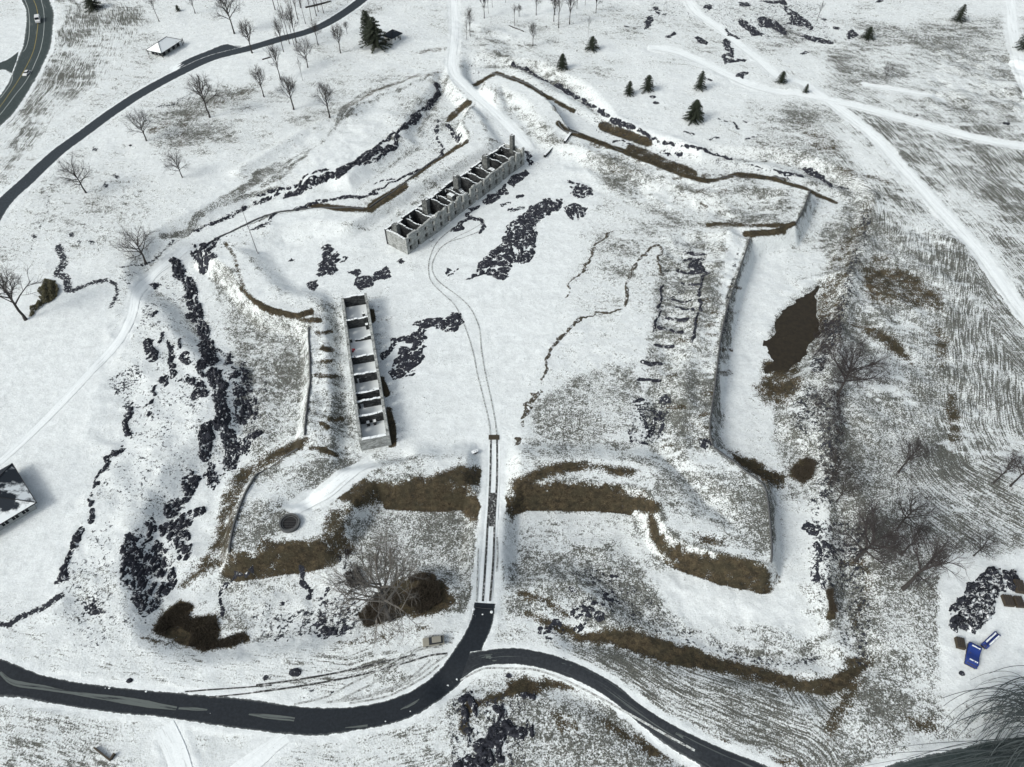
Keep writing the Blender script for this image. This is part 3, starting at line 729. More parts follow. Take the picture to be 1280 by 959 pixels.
R('a3', .5, 1160,200, 1279,180, 1279,380, 1180,380)
R('b3', .64, 280,200, 480,100, 500,250, 440,330, 240,340, 60,360, 60,250)
R('b3', .66, 370,0, 470,60, 560,130, 460,100, 420,60)
R('b2', .66, 370,800, 440,780, 480,900, 470,959, 430,940)
R('c3', .50, 230,40, 420,10, 540,130, 520,200, 400,240, 340,280, 300,200, 380,120)
R('c3', .50, 560,100, 700,200, 900,320, 1000,400, 1279,460, 1279,500, 1000,440, 720,340, 520,300, 440,240, soft=4)
R('d3', .6, 0,430, 160,460, 340,400, 330,440, 200,510, 0,480, soft=4)
R('d2', .60, 180,0, 440,0, 440,300, 400,560, 300,640, 300,300, 200,200, soft=10)
R('d2', .62, 260,640, 560,640, 520,959, 280,959, soft=12)
R('d3', .55, 400,0, 560,0, 560,500, 420,460, 380,200, soft=12)
R('b0', .42, 960,260, 1200,260, 1279,330, 1000,380, soft=6)
R('b0', .40, 680,640, 900,540, 880,760, 700,800, soft=6)
R('c0', .45, 200,500, 430,540, 900,740, 1279,760, 1279,840, 930,840, 500,690, soft=5)
R('c1', .46, 720,240, 920,240, 900,440, 700,700, 620,959, 560,959, 680,560, soft=6)
R('c2', .60, 560,60, 760,40, 760,110, 700,290, 560,270, soft=3)
R('d0', .42, 0,760, 240,800, 480,870, 420,900, 200,860, soft=6)
R('a1', .40, 880,260, 1279,90, 1279,150, 1000,290, 950,340, soft=4)
R('c0', .50, 640,0, 1279,0, 1279,200, 1100,200, 900,100, 640,90, soft=10)
R('d0', .55, 0,0, 300,0, 400,200, 200,200, 0,180, soft=10)
R('a0', .46, 640,600, 560,560, 700,520, 920,440, 900,470, 720,540, soft=3)
R('b3', .55, 900,640, 1279,600, 1279,959, 900,959, soft=10)
S('rk', 'a3', .95, 22, 0,285, 50,300, 100,258, 200,220, 240,190, 295,150)
S('rk', 'a1', .90, 16, 340,470, 430,430, 500,415, 545,440, 545,500, 520,540)
S('rk', 'a1', .88, 40, 280,270, 300,330, 270,385, 320,410, 320,460)
S('rk', 'a1', .78, 9, 560,355, 620,340, 680,345, 760,300, 830,220)
S('rk', 'a0', .72, 10, 740,510, 800,495, 870,460, 900,440)
S('rk', 'a1', .70, 8, 130,310, 160,200, 220,110, 235,10)
S('rk', 'a1', .62, 7, 470,190, 490,120, 560,40, 590,10)
for x, y, r in ((430,240,9),(372,240,6),(150,205,10),(340,200,10),(545,830,8),(500,870,8),(440,700,8),(730,440,16)):
    S('rk', 'a1' if y < 600 and r != 8 else 'a0', .9, r*2, x, y, x+5, y+3)
for x, y, r in ((185,510,20),(40,540,22),(245,610,14),(350,615,12),(20,580,10),(210,650,8)):
    S('rk', 'b3', .86, r, x, y, x+18, y-4, soft=6)
# streak coordinate: distance from the lines the mower followed
LN1 = wl_(P(900,20, 1012,118) + T('d0', 470,560, 680,760, 860,959) + T('d1', 1060,270, 1279,560, 1500,800))
LN2 = wl_(P(1192,300, 1188,420, 1192,520, 1215,580, 1290,620, 1400,660))
LN3 = wl_(P(-100,780, 0,822, 140,858, 310,873, 430,884, 520,860, 590,770))
LN4 = wl_(P(95,0, 98,50, 70,110, 0,195, -60,260))
LN5 = wl_(P(60,720, 90,640, 130,560, 140,520, 150,460, 190,380))
LN6 = wl_(P(600,812, 690,818, 770,855, 840,905, 1000,968))
LN7 = wl_(P(230,370, 330,255, 480,200, 560,110, 620,80, 760,170, 900,225, 1050,250, 1060,400, 1010,620, 1060,860))
DS = [dist_line(GX, GY, l) for l in (LN1, LN2, LN3, LN4, LN5, LN6, LN7)]
ATT['st'] = np.minimum.reduce(DS) + fbm(GX, GY, 20, 3, 8)*1.2
SWm = np.zeros_like(Z)
def swpaint(pts, val, soft=20):
    ATT['sw'] = SWm; paint('sw', pts, val, soft)
ATT['sw'] = SWm
swpaint(P(1040,110, 1300,180, 1300,660, 1190,600, 1180,380, 1060,220), .85)
swpaint(P(1180,500, 1300,560, 1300,700, 1140,680), .7)
swpaint(P(940,90, 1100,60, 1300,90, 1300,190, 1000,140), .5)
swpaint(P(0,780, 200,820, 560,800, 420,870, 200,860, 0,820), .9, 8)
swpaint(P(0,890, 560,900, 560,990, 0,990), .6, 8)
swpaint(P(80,0, 180,0, 190,40, 60,160, -40,260, -40,190), .9, 8)
swpaint(P(60,730, 100,620, 140,540, 130,400, 20,420, 0,560, 0,740), .6, 12)
swpaint(P(640,790, 1060,870, 1040,960, 900,930, 760,850), .8, 8)
swpaint(P(230,60, 560,60, 560,180, 230,330), .35, 20)
swpaint(P(1090,240, 1190,330, 1190,600, 1090,700), .35, 20)
far = (np.abs(GX) > 300) | (GY > 440) | (GY < 20)
ATT['gr'] = np.where(far, .3, ATT['gr'])
ATT['br'] *= 1.02+.26*fbm(GX, GY, 6, 5, 611, .62)
_n = fbm(GX, GY, 16, 5, 612, .6)
ATT['gr'] = ATT['gr']*1.12*(1+.6*_n) + .04 + ROUGH*(.17*FACE+.09*FACEX)*(.45+1.1*ATT['gr'])
_ln = (.55+.8*fbm(GX, GY, 6, 4, 613))*(np.abs(GX) < 240)
for _c, _wd, _k in ((0.0, .8, .72), (-4.4, .8, .22), (8.5, 1.2, .30), (-19.5, 1.0, .35)):
    ATT['gr'] += _k*_ln*np.exp(-((dF-_c+fbm(GX, GY, 10, 3, 614)*.8)/_wd)**2)*(1-maskR)
ATT['gr'] += .10*PARADE*np.clip(DRIFT+.15, 0, 1)*2
ATT['gr'] = np.clip(ATT['gr'], 0, .70)
ATT['br'] *= np.clip(1+.14*FACE, .6, 1.3)
_gy = np.gradient(dF, axis=0)/np.gradient(GY, axis=0); _south = np.clip(_gy, 0, 1)**1.6*(1-.75*sstep(112, 122, GY))
_band = sstep(-5.4, -4.4, dF)*(1-sstep(-1.8, 1.6, dF+fbm(GX, GY, 3, 3, 618)))
ATT['br'] = np.maximum(ATT['br'], 1.0*_south*_band*(1-maskR)*np.clip(.92+.4*fbm(GX, GY, 5, 5, 615, .6), 0, 1.0))
_ew = (1-np.clip(np.abs(_gy), 0, 1))*_band
ATT['br'] *= np.clip(.97+.30*fbm(GX, GY, 3.2, 4, 616, .6)+.16*fbm(GX, GY, 14, 2, 617), .5, 1.05)
for k in ('gr', 'br', 'rk'): ATT[k] *= (1-.95*maskR)

idx = np.arange(NX*NY).reshape(NY, NX)
faces = np.stack([idx[:-1, :-1], idx[:-1, 1:], idx[1:, 1:], idx[1:, :-1]], -1).reshape(-1, 4)
ground = mesh_obj('ground', np.stack([GX, GY, Z], -1).reshape(-1, 3), faces, M['ground'], smooth_=True)
tag(ground, kind='structure')
for k in ('gr', 'br', 'rk', 'st', 'sw'):
    a = ground.data.attributes.new(k, 'FLOAT', 'POINT'); a.data.foreach_set('value', ATT[k].astype(np.float32).ravel())

def ribbon(name, ea, eb, mat, lift=.03, across=8, kind='structure', parent=None):
    n = len(ea); t = np.linspace(0, 1, across+1)
    X = ea[:, None, 0]*(1-t)+eb[:, None, 0]*t; Y = ea[:, None, 1]*(1-t)+eb[:, None, 1]*t
    Zr = Hroad(X.ravel(), Y.ravel()).reshape(X.shape)+lift
    s = np.r_[0, np.cumsum(np.hypot(*np.diff((ea+eb)/2, axis=0).T))]
    ix = np.arange(n*(across+1)).reshape(n, across+1)
    f = np.stack([ix[:-1, :-1], ix[1:, :-1], ix[1:, 1:], ix[:-1, 1:]], -1).reshape(-1, 4)
    # face up
    a = np.array([X[0, 0], Y[0, 0]]); b = np.array([X[1, 0], Y[1, 0]]); c = np.array([X[1, 1], Y[1, 1]])
    if (b-a)[0]*(c-a)[1]-(b-a)[1]*(c-a)[0] < 0: f = f[:, ::-1]
    o = mesh_obj(name, np.stack([X, Y, Zr], -1).reshape(-1, 3), f, mat, parent, True)
    at = o.data.attributes.new('uvw', 'FLOAT_VECTOR', 'POINT')
    uvw = np.stack([np.repeat(s[:, None], across+1, 1), np.repeat(t[None], n, 0), np.zeros_like(X)], -1).astype(np.float32)
    at.data.foreach_set('vector', uvw.ravel())
    if kind: tag(o, kind=kind)
    return o
lifts = dict(park_road=.034, branch_road=.048, north_road=.03, highway=.034, side_road=.03, access_road=.03, pull_out=.018)
mats = dict(park_road='asphalt', branch_road='asphalt_worn', north_road='asphalt_north', highway='asphalt_hw', side_road='asphalt_hw', access_road='asphalt_hw', pull_out='pullout')
for k, (a, b) in road_defs.items():
    ribbon({'highway': 'highway', 'north_road': 'park_road'}.get(k, 'road'), a, b, M[mats[k]], lifts[k], 14)
k = 0
for nm, (a, b) in path_defs.items():
    mid_ = (a+b)/2; ribbon('path', mid_+(a-mid_)*.8, mid_+(b-mid_)*.8, M['path'], .020+.003*(k % 3), 6); k += 1

# ------------------------------------------------------------------ rock outcrops and rubble walls
def _mass(name, ws, cell, aspect, ang, cover, height, gap, edge, mat, seed, s, zoff, parent, org):
    ca, sa = math.cos(ang), math.sin(ang)
    allp = np.array([q for p, w in ws for q in p]); mw = max([w or 0 for p, w in ws])
    lo = allp.min(0)-mw-1.5; hi = allp.max(0)+mw+1.5
    X, Y = np.meshgrid(np.arange(lo[0], hi[0], s), np.arange(lo[1], hi[1], s))
    e = np.full(X.shape, -9.0)
    wx = X+fbm(X, Y, 3.5, 4, seed+50)*1.5; wy = Y+fbm(X, Y, 3.5, 4, seed+60)*1.5
    for p, w in ws:
        d = dist_line(wx, wy, p, w is None)
        e = np.maximum(e, np.where(inside(wx, wy, p), d, -d) if w is None else w/2-d)
    dx_ = X+fbm(X, Y, cell*1.6, 3, seed+70)*cell*.55; dy_ = Y+fbm(X, Y, cell*1.6, 3, seed+80)*cell*.55
    xr = (dx_*ca+dy_*sa)/(cell*aspect); yr = (-dx_*sa+dy_*ca)/cell
    f1, f2, idr = voro(xr, yr, seed)
    b1, b2, bid = voro(xr*2.1+5, yr*2.1, seed+21); sw_ = fbm(X, Y, 6, 3, seed+22) > .12
    f1 = np.where(sw_, b1, f1); f2 = np.where(sw_, b2, f2); idr = np.where(sw_, bid, idr)
    g1, g2, gid = voro(xr*2.3, yr*2.3, seed+3)
    gp = gap*(.4+1.6*vnoise(X/5.0, Y/5.0, seed+4))
    h = height*(.42+.38*idr+.20*gid)*sstep(gp*.3, gp*.55+.10, f2-f1)*(.78+.22*sstep(0, .2, g2-g1))
    h = h*sstep(-.1, edge, e)*(idr*7 % 1 < cover) + fbm(X, Y, 1.3, 4, seed+9)*.20*height - .07*height - .10*height*sstep(.1, .6, fbm(X, Y, 4.0, 3, seed+19))*4
    h = np.where(e < -.3, -1, h)
    keepv = h > 0
    ny, nx = X.shape
    kf = (keepv[:-1, :-1] | keepv[:-1, 1:] | keepv[1:, 1:] | keepv[1:, :-1]) & (e[:-1, :-1] > -.6)
    ix = np.arange(nx*ny).reshape(ny, nx)
    f = np.stack([ix[:-1, :-1], ix[:-1, 1:], ix[1:, 1:], ix[1:, :-1]], -1)[kf]
    if not len(f): return None
    used, inv = np.unique(f, return_inverse=True)
    co = np.stack([X.ravel(), Y.ravel(), (H(X.ravel(), Y.ravel())+np.maximum(h.ravel(), -.25)+.02+zoff)], -1)[used]
    if org is None: org = co.mean(0); org[2] = co[:, 2].min()
    o = mesh_obj(name, co-org, inv.reshape(f.shape), M[mat], parent)
    if parent is None: o.location = org
    return o
def outcrop(name, label, cat, shapes, cell=1.8, aspect=1.6, ang=0.0, cover=.93, height=.8, gap=.10, edge=1.2, mat='rock', group=None, seed=1, s=None, zoff=0.0):
    """shapes: list of (points, width_m or None); shapes lying apart become parts of one formation"""
    s = s or max(.28, cell*.2)
    ws = [(GL(p), w) for p, w in shapes]
    n = len(ws); par = list(range(n))
    def find(i):
        while par[i] != i: i = par[i]
        return i
    dens = [resample(smooth(p, 3) if len(p) > 2 else p, max(8, len(p)*5))[0] for p, w in ws]
    for i in range(n):
        for j in range(i):
            dd = np.sqrt(((dens[i][:, None]-dens[j][None])**2).sum(-1)).min()
            if dd < (ws[i][1] or 3)/2+(ws[j][1] or 3)/2+1.0: par[find(i)] = find(j)
    cl = {}
    for i in range(n): cl.setdefault(find(i), []).append(ws[i])
    args = (cell, aspect, ang, cover, height, gap, edge, mat, seed, s, zoff)
    if len(cl) == 1:
        o = _mass(name, ws, *args, None, None)
        if o is None: print('EMPTY', label); return None
    else:
        c = np.concatenate(dens).mean(0); org = np.array([c[0], c[1], float(H(c[0], c[1])[0])])
        o = empty(name, org)
        for g in cl.values(): _mass('rock', g, *args, o, org)
    return tag(o, label, cat, group)
PI = math.pi
RO = 'rock_outcrop'; RC = 'rock outcrop'
outcrop(RO, 'largest dark slate outcrop on the parade, in long parallel ribs below the upper barracks', RC,
  [(P(581,351, 592,338, 605,322, 622,306, 632,283, 650,268, 662,262, 672,270, 672,290, 668,318, 662,328, 645,330, 632,350, 618,348, 604,342), None),
   (P(652,272, 665,255, 690,246, 704,248, 703,258, 690,266, 676,276, 664,288), None),
   (P(703,258, 718,254, 736,262, 731,272, 716,279, 708,268), None), (P(706,223, 722,228, 742,236, 741,246, 722,250, 706,240), None)],
  2.6, 2.6, math.radians(-62), .97, .8, .19, seed=3)
outcrop(RO, 'long dark slate outcrop between the two barracks, with a round head at its right end', RC,
  [(T('b1', 870,590, 960,570, 968,610, 940,655, 890,662, 835,635, 800,610, 830,590), None),
   (T('b1', 820,610, 770,670, 720,700), 3.5), (T('b1', 770,690, 765,760, 720,840), 5), (T('b1', 650,700, 700,690), 3.2), (T('b1', 590,770, 650,720), 2.2),
   (T('b1', 700,760, 680,820, 690,845), 5.5), (T('b1', 645,870, 630,840, 620,845), 1.6), (T('b1', 740,625, 800,610), 2)],
  2.6, 1.9, math.radians(40), .98, .8, .17, seed=5)
outcrop(RO, 'broken dark outcrop near the left rampart of the parade, highest left of the barracks gap', RC,
  [(P(400,309, 413,306, 422,312, 424,320, 434,322, 433,328, 422,329, 421,344, 413,346, 393,346, 397,330, 405,325), None)], 1.8, 1.5, .6, .90, .8, .08, seed=7)
outcrop(RO, 'small dark outcrop just left of the low barracks north end', RC, [(P(383,354, 400,350, 399,358, 390,365, 384,362), None)], 1.6, 1.4, .4, .85, .7, .15, seed=9)
outcrop(RO, 'flat dark rock apron north of the roofless low barracks', RC,
  [(P(466,342, 483.5,332, 493,346, 467.5,352, 463.6,358, 449,365, 442,354, 448,345), None), (P(432,340, 448,335, 452,341, 447,346, 434,343), None)], 2.4, 1.6, .5, 1.0, .35, .03, .8, seed=11)
outcrop(RO, 'tiny dark outcrop left of the tall barracks near corner', RC, [(P(493,328, 500,323, 507,324, 505,329, 497,330), None)], 1.2, 1.2, 0, .8, .5, seed=12)
outcrop(RO, 'pair of tiny dark rocks low on the far left of the parade', RC, [(P(359,327, 368,322, 373,325, 366,330), None)], 1.2, 1.2, 0, .8, .4, seed=13)
outcrop(RO, 'dark rock knob beside the wheel tracks below the tall barracks', RC, [(P(553,345, 558,335, 562,338, 557,342), None), (P(552,349, 572,338), .9)], 1.3, 2.4, .5, .9, .5, seed=14)
outcrop(RO, 'dark stony apron against the middle of the tall barracks front', RC, [(P(600,252, 612,243, 632,231, 635,242, 612,257), None)], 1.8, 1.5, .7, .97, .4, .03, .7, seed=15)
outcrop(RO, 'dark stony apron against the far half of the tall barracks front', RC, [(P(634,228, 643,218, 656,212, 661,217, 650,228, 640,236), None)], 1.8, 1.5, .7, .93, .4, .06, .7, seed=16)
outcrop(RO, 'dark stony apron round the far end of the tall barracks', RC, [(P(656,189, 665,190, 668,205, 660,208, 657,200), None)], 1.6, 1.4, .7, .88, .5, .08, .7, seed=17)
outcrop(RO, 'crescent of dark bare ground where the wheel tracks loop before the tall barracks', RC,
  [(P(567,287, 575,280, 590,272, 602,275, 605,283, 601,291), 1.7), (P(566,287, 577,284), 3), (P(583,270, 592,260, 597,258), 1.7)], 1.6, 1.6, .5, .90, .25, .03, .5, seed=18)
outcrop(RO, 'scatter of flat grey rocks below the far end of the tall barracks', RC, [(P(628,256, 636,254), 1.6), (P(640,262, 652,260), 2), (P(645,246, 652,244), 1.6)], 1.3, 2, 0, .8, .3, seed=19)
# outside, upper right
UR = [('c0', (625,140, 632,85, 655,70, 668,95, 650,130), 'upright dark outcrop left of the white field path'),
 ('c0', (650,35, 680,30, 708,65, 690,75), 'small dark outcrop at the top, left of the field path'),
 ('c0', (715,172, 760,150, 768,158, 745,182, 722,182), 'small dark outcrop just below the top of the field path'),
 ('c0', (858,175, 880,172, 925,200, 915,213, 870,202), 'smooth dark outcrop between the two field paths'),
 ('c0', (985,200, 1010,180, 1030,195, 1025,215, 1048,240, 1045,272, 1100,283, 1095,290, 1030,292, 1000,302, 990,262, 1015,245), 'hooked dark outcrop above the conifers'),
 ('c0', (1040,360, 1075,338, 1112,342, 1108,352, 1090,358, 1085,378, 1060,372), 'dark outcrop just above the lower field path'),
 ('c0', (990,138, 1005,132, 1030,160, 1072,182, 1060,186, 1010,168), 'slanting dark outcrop crossed by the upper field path'),
 ('c0', (1060,98, 1090,92, 1135,130, 1140,148, 1180,160, 1175,170, 1125,168, 1100,140, 1065,120), 'long slanting dark outcrop right of the field path top'),
 ('c0', (1143,90, 1180,78, 1240,100, 1290,135, 1300,165, 1265,160, 1215,130, 1170,130), 'broad slanting dark outcrop at the top right'),
 ('c0', (900,35, 925,20, 945,28, 925,48), 'little dark outcrop left of the top of the rocky slope'),
 ('c0', (1055,15, 1110,10, 1120,30, 1080,30), 'dark outcrop at the top edge left of the rocky slope'),
 ('c0', (1150,5, 1290,0, 1290,25, 1240,20), 'dark outcrop on the top edge of the rocky slope'),
 ('d0', (150,108, 180,100, 160,55, 140,25, 165,30, 225,75, 250,90, 288,128, 280,145, 235,125, 200,118), 'tallest slanting dark outcrop of the rocky slope'),
 ('d0', (208,160, 250,165, 300,175, 380,190, 378,208, 340,210, 260,190), 'lowest long dark outcrop of the rocky slope'),
 ('d0', (425,165, 470,140, 500,165, 480,190, 455,188), 'dark outcrop beside the spreading conifer'),
 ('d0', (375,125, 410,130, 418,142, 390,140), 'little dark outcrop left of the spreading conifer'),
 ('d0', (225,252, 245,240, 270,248, 262,256), 'little dark outcrop under the rocky slope'),
 ('d0', (0,120, 30,150, 50,165, 0,172), 'dark outcrop at the left foot of the rocky slope'),
 ('d0', (570,15, 600,0, 632,2, 600,15), 'dark outcrop on the top edge above the spreading conifer'),
 ('d0', (325,90, 345,84, 355,92, 340,98), 'tiny dark rock beside the thin leaning tree')]
for k, (t, xy, lb) in enumerate(UR):
    outcrop(RO, lb, RC, [(T(t, *xy), None)], 1.9, 2.2, math.radians(-38), .90, .8, .10, .8, seed=40+k)
# long rock cuts along the ditches
RL = 'rock_ledge'; RLC = 'rock ledge'
outcrop(RL, 'dark rock-cut edge of the ditch running down from the left bastion', RLC,
  [(T('a1', 815,330, 840,370, 875,420), 3.8), (T('a1', 875,420, 900,480, 925,560, 945,640, 985,740, 985,800), 4.6), (T('a1', 1010,850, 1035,920, 1045,1000, 1040,1080), 4.6), (T('a2', 975,200, 965,280, 955,340), 3.6)],
  1.2, 3.0, 1.85, .93, 1.3, .22, .8, seed=71)
outcrop(RL, 'second broken rock ledge beside the left ditch edge', RLC,
  [(T('a1', 1010,740, 1070,770, 1100,850, 1125,950), 2.4), (T('a1', 1150,800, 1150,860, 1170,930), 2.2), (T('a1', 950,800, 960,850), 4), (T('a1', 870,880, 930,910, 940,950), 4), (T('a2', 1110,30, 1130,100, 1145,170), 4), (T('a2', 1190,80, 1200,160), 3), (T('a2', 1040,190, 1080,270, 1100,320, 1090,380), 4.5), (T('a2', 1200,240, 1160,310), 4), (T('a2', 990,400, 1000,470), 4)],
  1.0, 2.8, 1.85, .80, 1.0, .28, .9, 'rock', seed=72)
outcrop(RL, 'large black ribbed rock face at the lower left, below the ditch', RLC,
  [(T('a2', 560,790, 600,700, 720,645, 742,690, 790,780, 812,870, 815,945)+T('a3', 805,130, 745,200, 700,245, 675,275, 640,180, 575,90, 560,0), None)],
  1.1, 3.6, 1.55, .86, 1.2, .36, 1.0, seed=73)
outcrop(RL, 'slanting black rock strip above the large ribbed rock face', RLC,
  [(T('a2', 915,440, 880,510, 850,560, 815,600), 4.5), (T('a2', 850,640, 890,620, 940,600), 3), (T('a2', 790,690, 840,680, 880,650), 5), (T('a2', 860,720, 870,800), 4)], 1.0, 2.6, 1.2, .82, 1.0, .30, .9, seed=74)
outcrop(RL, 'thin broken ledge along the edge of the left lawn', RLC,
  [(T('a2', 735,10, 715,30, 718,60), 1.0), (T('a2', 605,100, 590,200, 605,260, 560,310, 510,345, 500,390, 460,450, 440,520), 2.0), (T('a2', 430,540, 430,640), 2.0), (T('a2', 380,690, 370,720, 330,790, 300,860, 290,930), 2.0), (T('a3', 295,30, 285,90), 2), (T('a2', 700,80, 700,150), 1.5)],
  1.3, 1.8, 1.0, .80, .9, .14, .6, seed=75)
outcrop(RL, 'dark boulders in a knot on the lower left lawn', RLC, [(T('a3', 385,200, 430,175, 490,220, 470,245, 410,240), None)], 1.4, 1.2, 0, .6, .7, .2, .8, seed=76)
outcrop(RL, 'row of dark upright rocks along the left of the ditch', RLC,
  [(T('a1', 700,700, 710,750, 715,785), 3), (T('a1', 810,780, 820,870), 2.2), (T('a1', 840,690, 830,740), 1.2), (T('a1', 755,660, 755,700), 1.2), (T('a1', 715,440, 740,450), 3.2), (T('a1', 880,580, 900,590), 2.4), (T('a1', 730,565, 735,580), 2.4), (T('a1', 800,710, 800,760), 1.5), (T('a1', 870,770, 885,800), 3), (T('a1', 765,870, 780,900), 2.6)],
  1.0, 1.7, 1.3, .88, .9, .08, .6, seed=77)
outcrop(RL, 'dark rock cluster at the tip of the left bastion', RLC,
  [(T('a1', 905,250, 915,290), 2.5), (T('a1', 925,290, 960,345), 4), (T('a1', 950,250, 1000,300, 970,320), 3.5)], 1.3, 2.2, 1.0, .75, 1.1, .2, .6, seed=78)
outcrop(RL, 'long dark rock ledge outside the upper left ditch', RLC,
  [(T('b0', 853,400, 855,440, 840,470, 800,510, 760,540, 710,590), 2.6), (T('b0', 710,590, 660,630, 650,680, 610,720), 2.0), (T('b0', 650,625, 590,670, 570,700), 1.4), (T('b0', 575,705, 520,735, 460,775, 400,800), 4.6), (T('b0', 400,800, 330,830, 230,880, 150,925), 2.8), (T('b0', 330,800, 230,830), 1.4), (T('b0', 600,730, 510,775), 1.2), (T('b0', 230,830, 200,870, 60,900, 0,930), 1.3), (T('b0', 420,810, 370,838), 1.6)],
  1.5, 2.0, .6, .90, 1.3, .09, .7, seed=79)
outcrop(RL, 'broken dark ledge along the outer foot of the upper left rampart', RLC,
  [(T('b0', 860,560, 845,620, 860,670, 885,700, 870,735, 820,780, 740,815, 690,830), 1.5), (T('b0', 690,830, 600,880, 540,910, 490,940), 1.0), (T('b0', 560,860, 640,845), .9), (T('b0', 900,590, 930,630, 958,655), 1.6)],
  1.2, 2.0, .6, .80, .9, .12, .5, seed=80)
outcrop(RL, 'rubble strip along the wall of the left bastion', RLC,
  [(T('b1', 560,10, 480,25, 400,30, 300,45, 230,65, 150,100), 2.2), (T('b1', 150,100, 60,150, -20,180), 1.5), (T('a1', 1190,160, 1090,200, 1000,255, 930,285), 2.2), (T('a1', 1150,70, 1090,110, 1000,150, 900,195), 1.8), (T('a1', 1279,20, 1200,50), 1.5), (T('b1', 0,60, 60,40, 100,0), 1.4)],
  1.2, 2.0, .5, .74, .8, .18, .5, 'rock', seed=81)
outcrop(RL, 'long dark rock ledge outside the upper right ditch', RLC,
  [(T('c0', 5,300, 40,320, 90,345, 140,375), 2.4), (T('c0', 140,375, 200,395, 250,425, 300,460), 3.2), (T('c0', 330,475, 400,515, 450,548), 2.2), (T('c0', 470,560, 520,580, 570,600), 2.4), (T('c0', 600,615, 650,640, 685,663), 1.6), (T('c0', 712,668, 780,685, 860,700, 940,725, 1030,745), 1.5)],
  1.5, 2.0, -.55, .92, 1.3, .08, .7, seed=82)
outcrop(RL, 'dark broken ledge outside the right bastion', RLC,
  [(T('d0', 100,805, 150,820, 240,832), 2.4), (T('d0', 248,800, 310,825, 345,858, 380,880), 2.8), (T('d0', 380,870, 450,890), 1.2), (T('d0', 150,840, 160,850), 1.5), (T('d0', 0,780, 60,790), 1.0)], 1.4, 2.0, -.5, .82, 1.0, .12, .5, seed=83)
outcrop(RL, 'pair of dark rocks on the slope under the upper right ditch', RLC, [(T('c0', 480,670, 520,660, 570,680), 1.5), (T('c0', 725,710, 735,725), 2), (T('c0', 780,720, 800,720), 1.6)], 1.3, 2, 0, .8, .7, seed=84)
outcrop(RL, 'scattered dark rocks below the largest single conifer', RLC, [(T('c0', 820,620, 850,635), 1.6), (T('c0', 970,562, 995,570), 1.6), (T('c0', 935,650, 980,648), 1.7), (T('c0', 1040,575, 1060,600), 2), (T('c0', 1090,570, 1110,580), 1.6), (T('c0', 920,370, 940,380), 2.4), (T('c0', 1090,660, 1150,640), 1.4), (T('c0', 530,125, 548,128), 1.8)], 1.2, 1.8, 0, .75, .7, .15, seed=85)
outcrop(RL, 'jumble of dark foundation blocks at the bottom centre by the branch road', RLC,
  [([(560+x/8.06, 840+y/8.06) for x, y in P(x0,y0, x1,y1)], w) for x0, y0, x1, y1, w in
   ((470,345,550,350,1.6),(480,370,545,380,2.0),(500,400,490,540,.8),(560,530,620,525,1.8),(615,585,710,600,1.7),(625,640,735,670,1.2),(430,640,500,670,3.0),(300,730,400,710,2.4),(440,700,470,730,3.0),(330,760,335,870,1.4),(490,740,520,900,1.2),(120,900,230,900,2.6),(130,940,310,950,2.4),(280,880,310,930,1.8),(390,840,410,900,1.9),(350,920,430,940,1.8),(160,290,200,270,1.8),(165,400,170,560,1.8),(230,240,260,220,1.2),(770,500,745,680,.5),(170,620,195,710,.7),(740,240,850,260,1.4),(260,290,300,420,1.4),(520,590,550,620,1.3),(820,580,850,630,1.0))],
  1.2, 1.7, .2, .97, .9, .05, .35, seed=86)
outcrop(RL, 'dark rubble in the dip beside the branch road culvert', RLC, [(T('c3', 130,310, 200,290, 240,300), 2.0), (T('c3', 300,340, 330,290), 2.2), (T('c3', 150,345, 180,350), 1)], 1.3, 1.5, 0, .75, .8, .15, seed=87)
outcrop(RL, 'dark speckled boulders on the floor of the lower right ditch', RLC,
  [(T('c3', 320,50, 350,40, 400,60), 1.4), (T('c3', 430,60, 480,50), 1.2), (T('c3', 400,120, 460,160), 2.2), (T('c3', 460,110, 520,190), 1.4), (T('c3', 260,110, 300,130), 1.4), (T('c3', 320,220, 400,240), 4.2), (T('c3', 380,180, 440,200), 2.2)], 1.0, 1.4, .3, .62, .6, .2, seed=88)
outcrop(RL, 'thin curved ledge in the lower left outwork', RLC, [(T('b3', -20,30, -100,50, -140,100, -165,160, -160,235), .9), (T('b3', 205,20, 230,80, 250,140, 245,175), 1.0)], 1.0, 2.5, 0, .85, .4, .1, .4, seed=89)
outcrop(RL, 'dark stones at the foot of the lower left outwork', RLC, [(T('b3', 290,270, 310,330), 3.4), (T('b3', 330,310, 420,330), 2.4), (T('b3', 240,340, 60,370), .9), (T('b3', 400,290, 430,310), 2.2), (T('b3', 130,190, 100,220), 1.4), (T('b3', 300,180, 330,130), 1.2)], 1.1, 1.6, .2, .62, .6, .2, seed=90)
outcrop(RL, 'dark rocks in a row east of the ditch bottom', RLC, [(T('d2', 260,670, 310,700), 2.6), (T('d2', 285,750, 300,800), 2), (T('d2', 310,860, 315,940), 1.5), (T('d2', 350,760, 380,790), 2.4), (T('d3', 310,40, 318,110), 1.4)], 1.2, 1.5, 1.2, .72, .7, .15, seed=91)
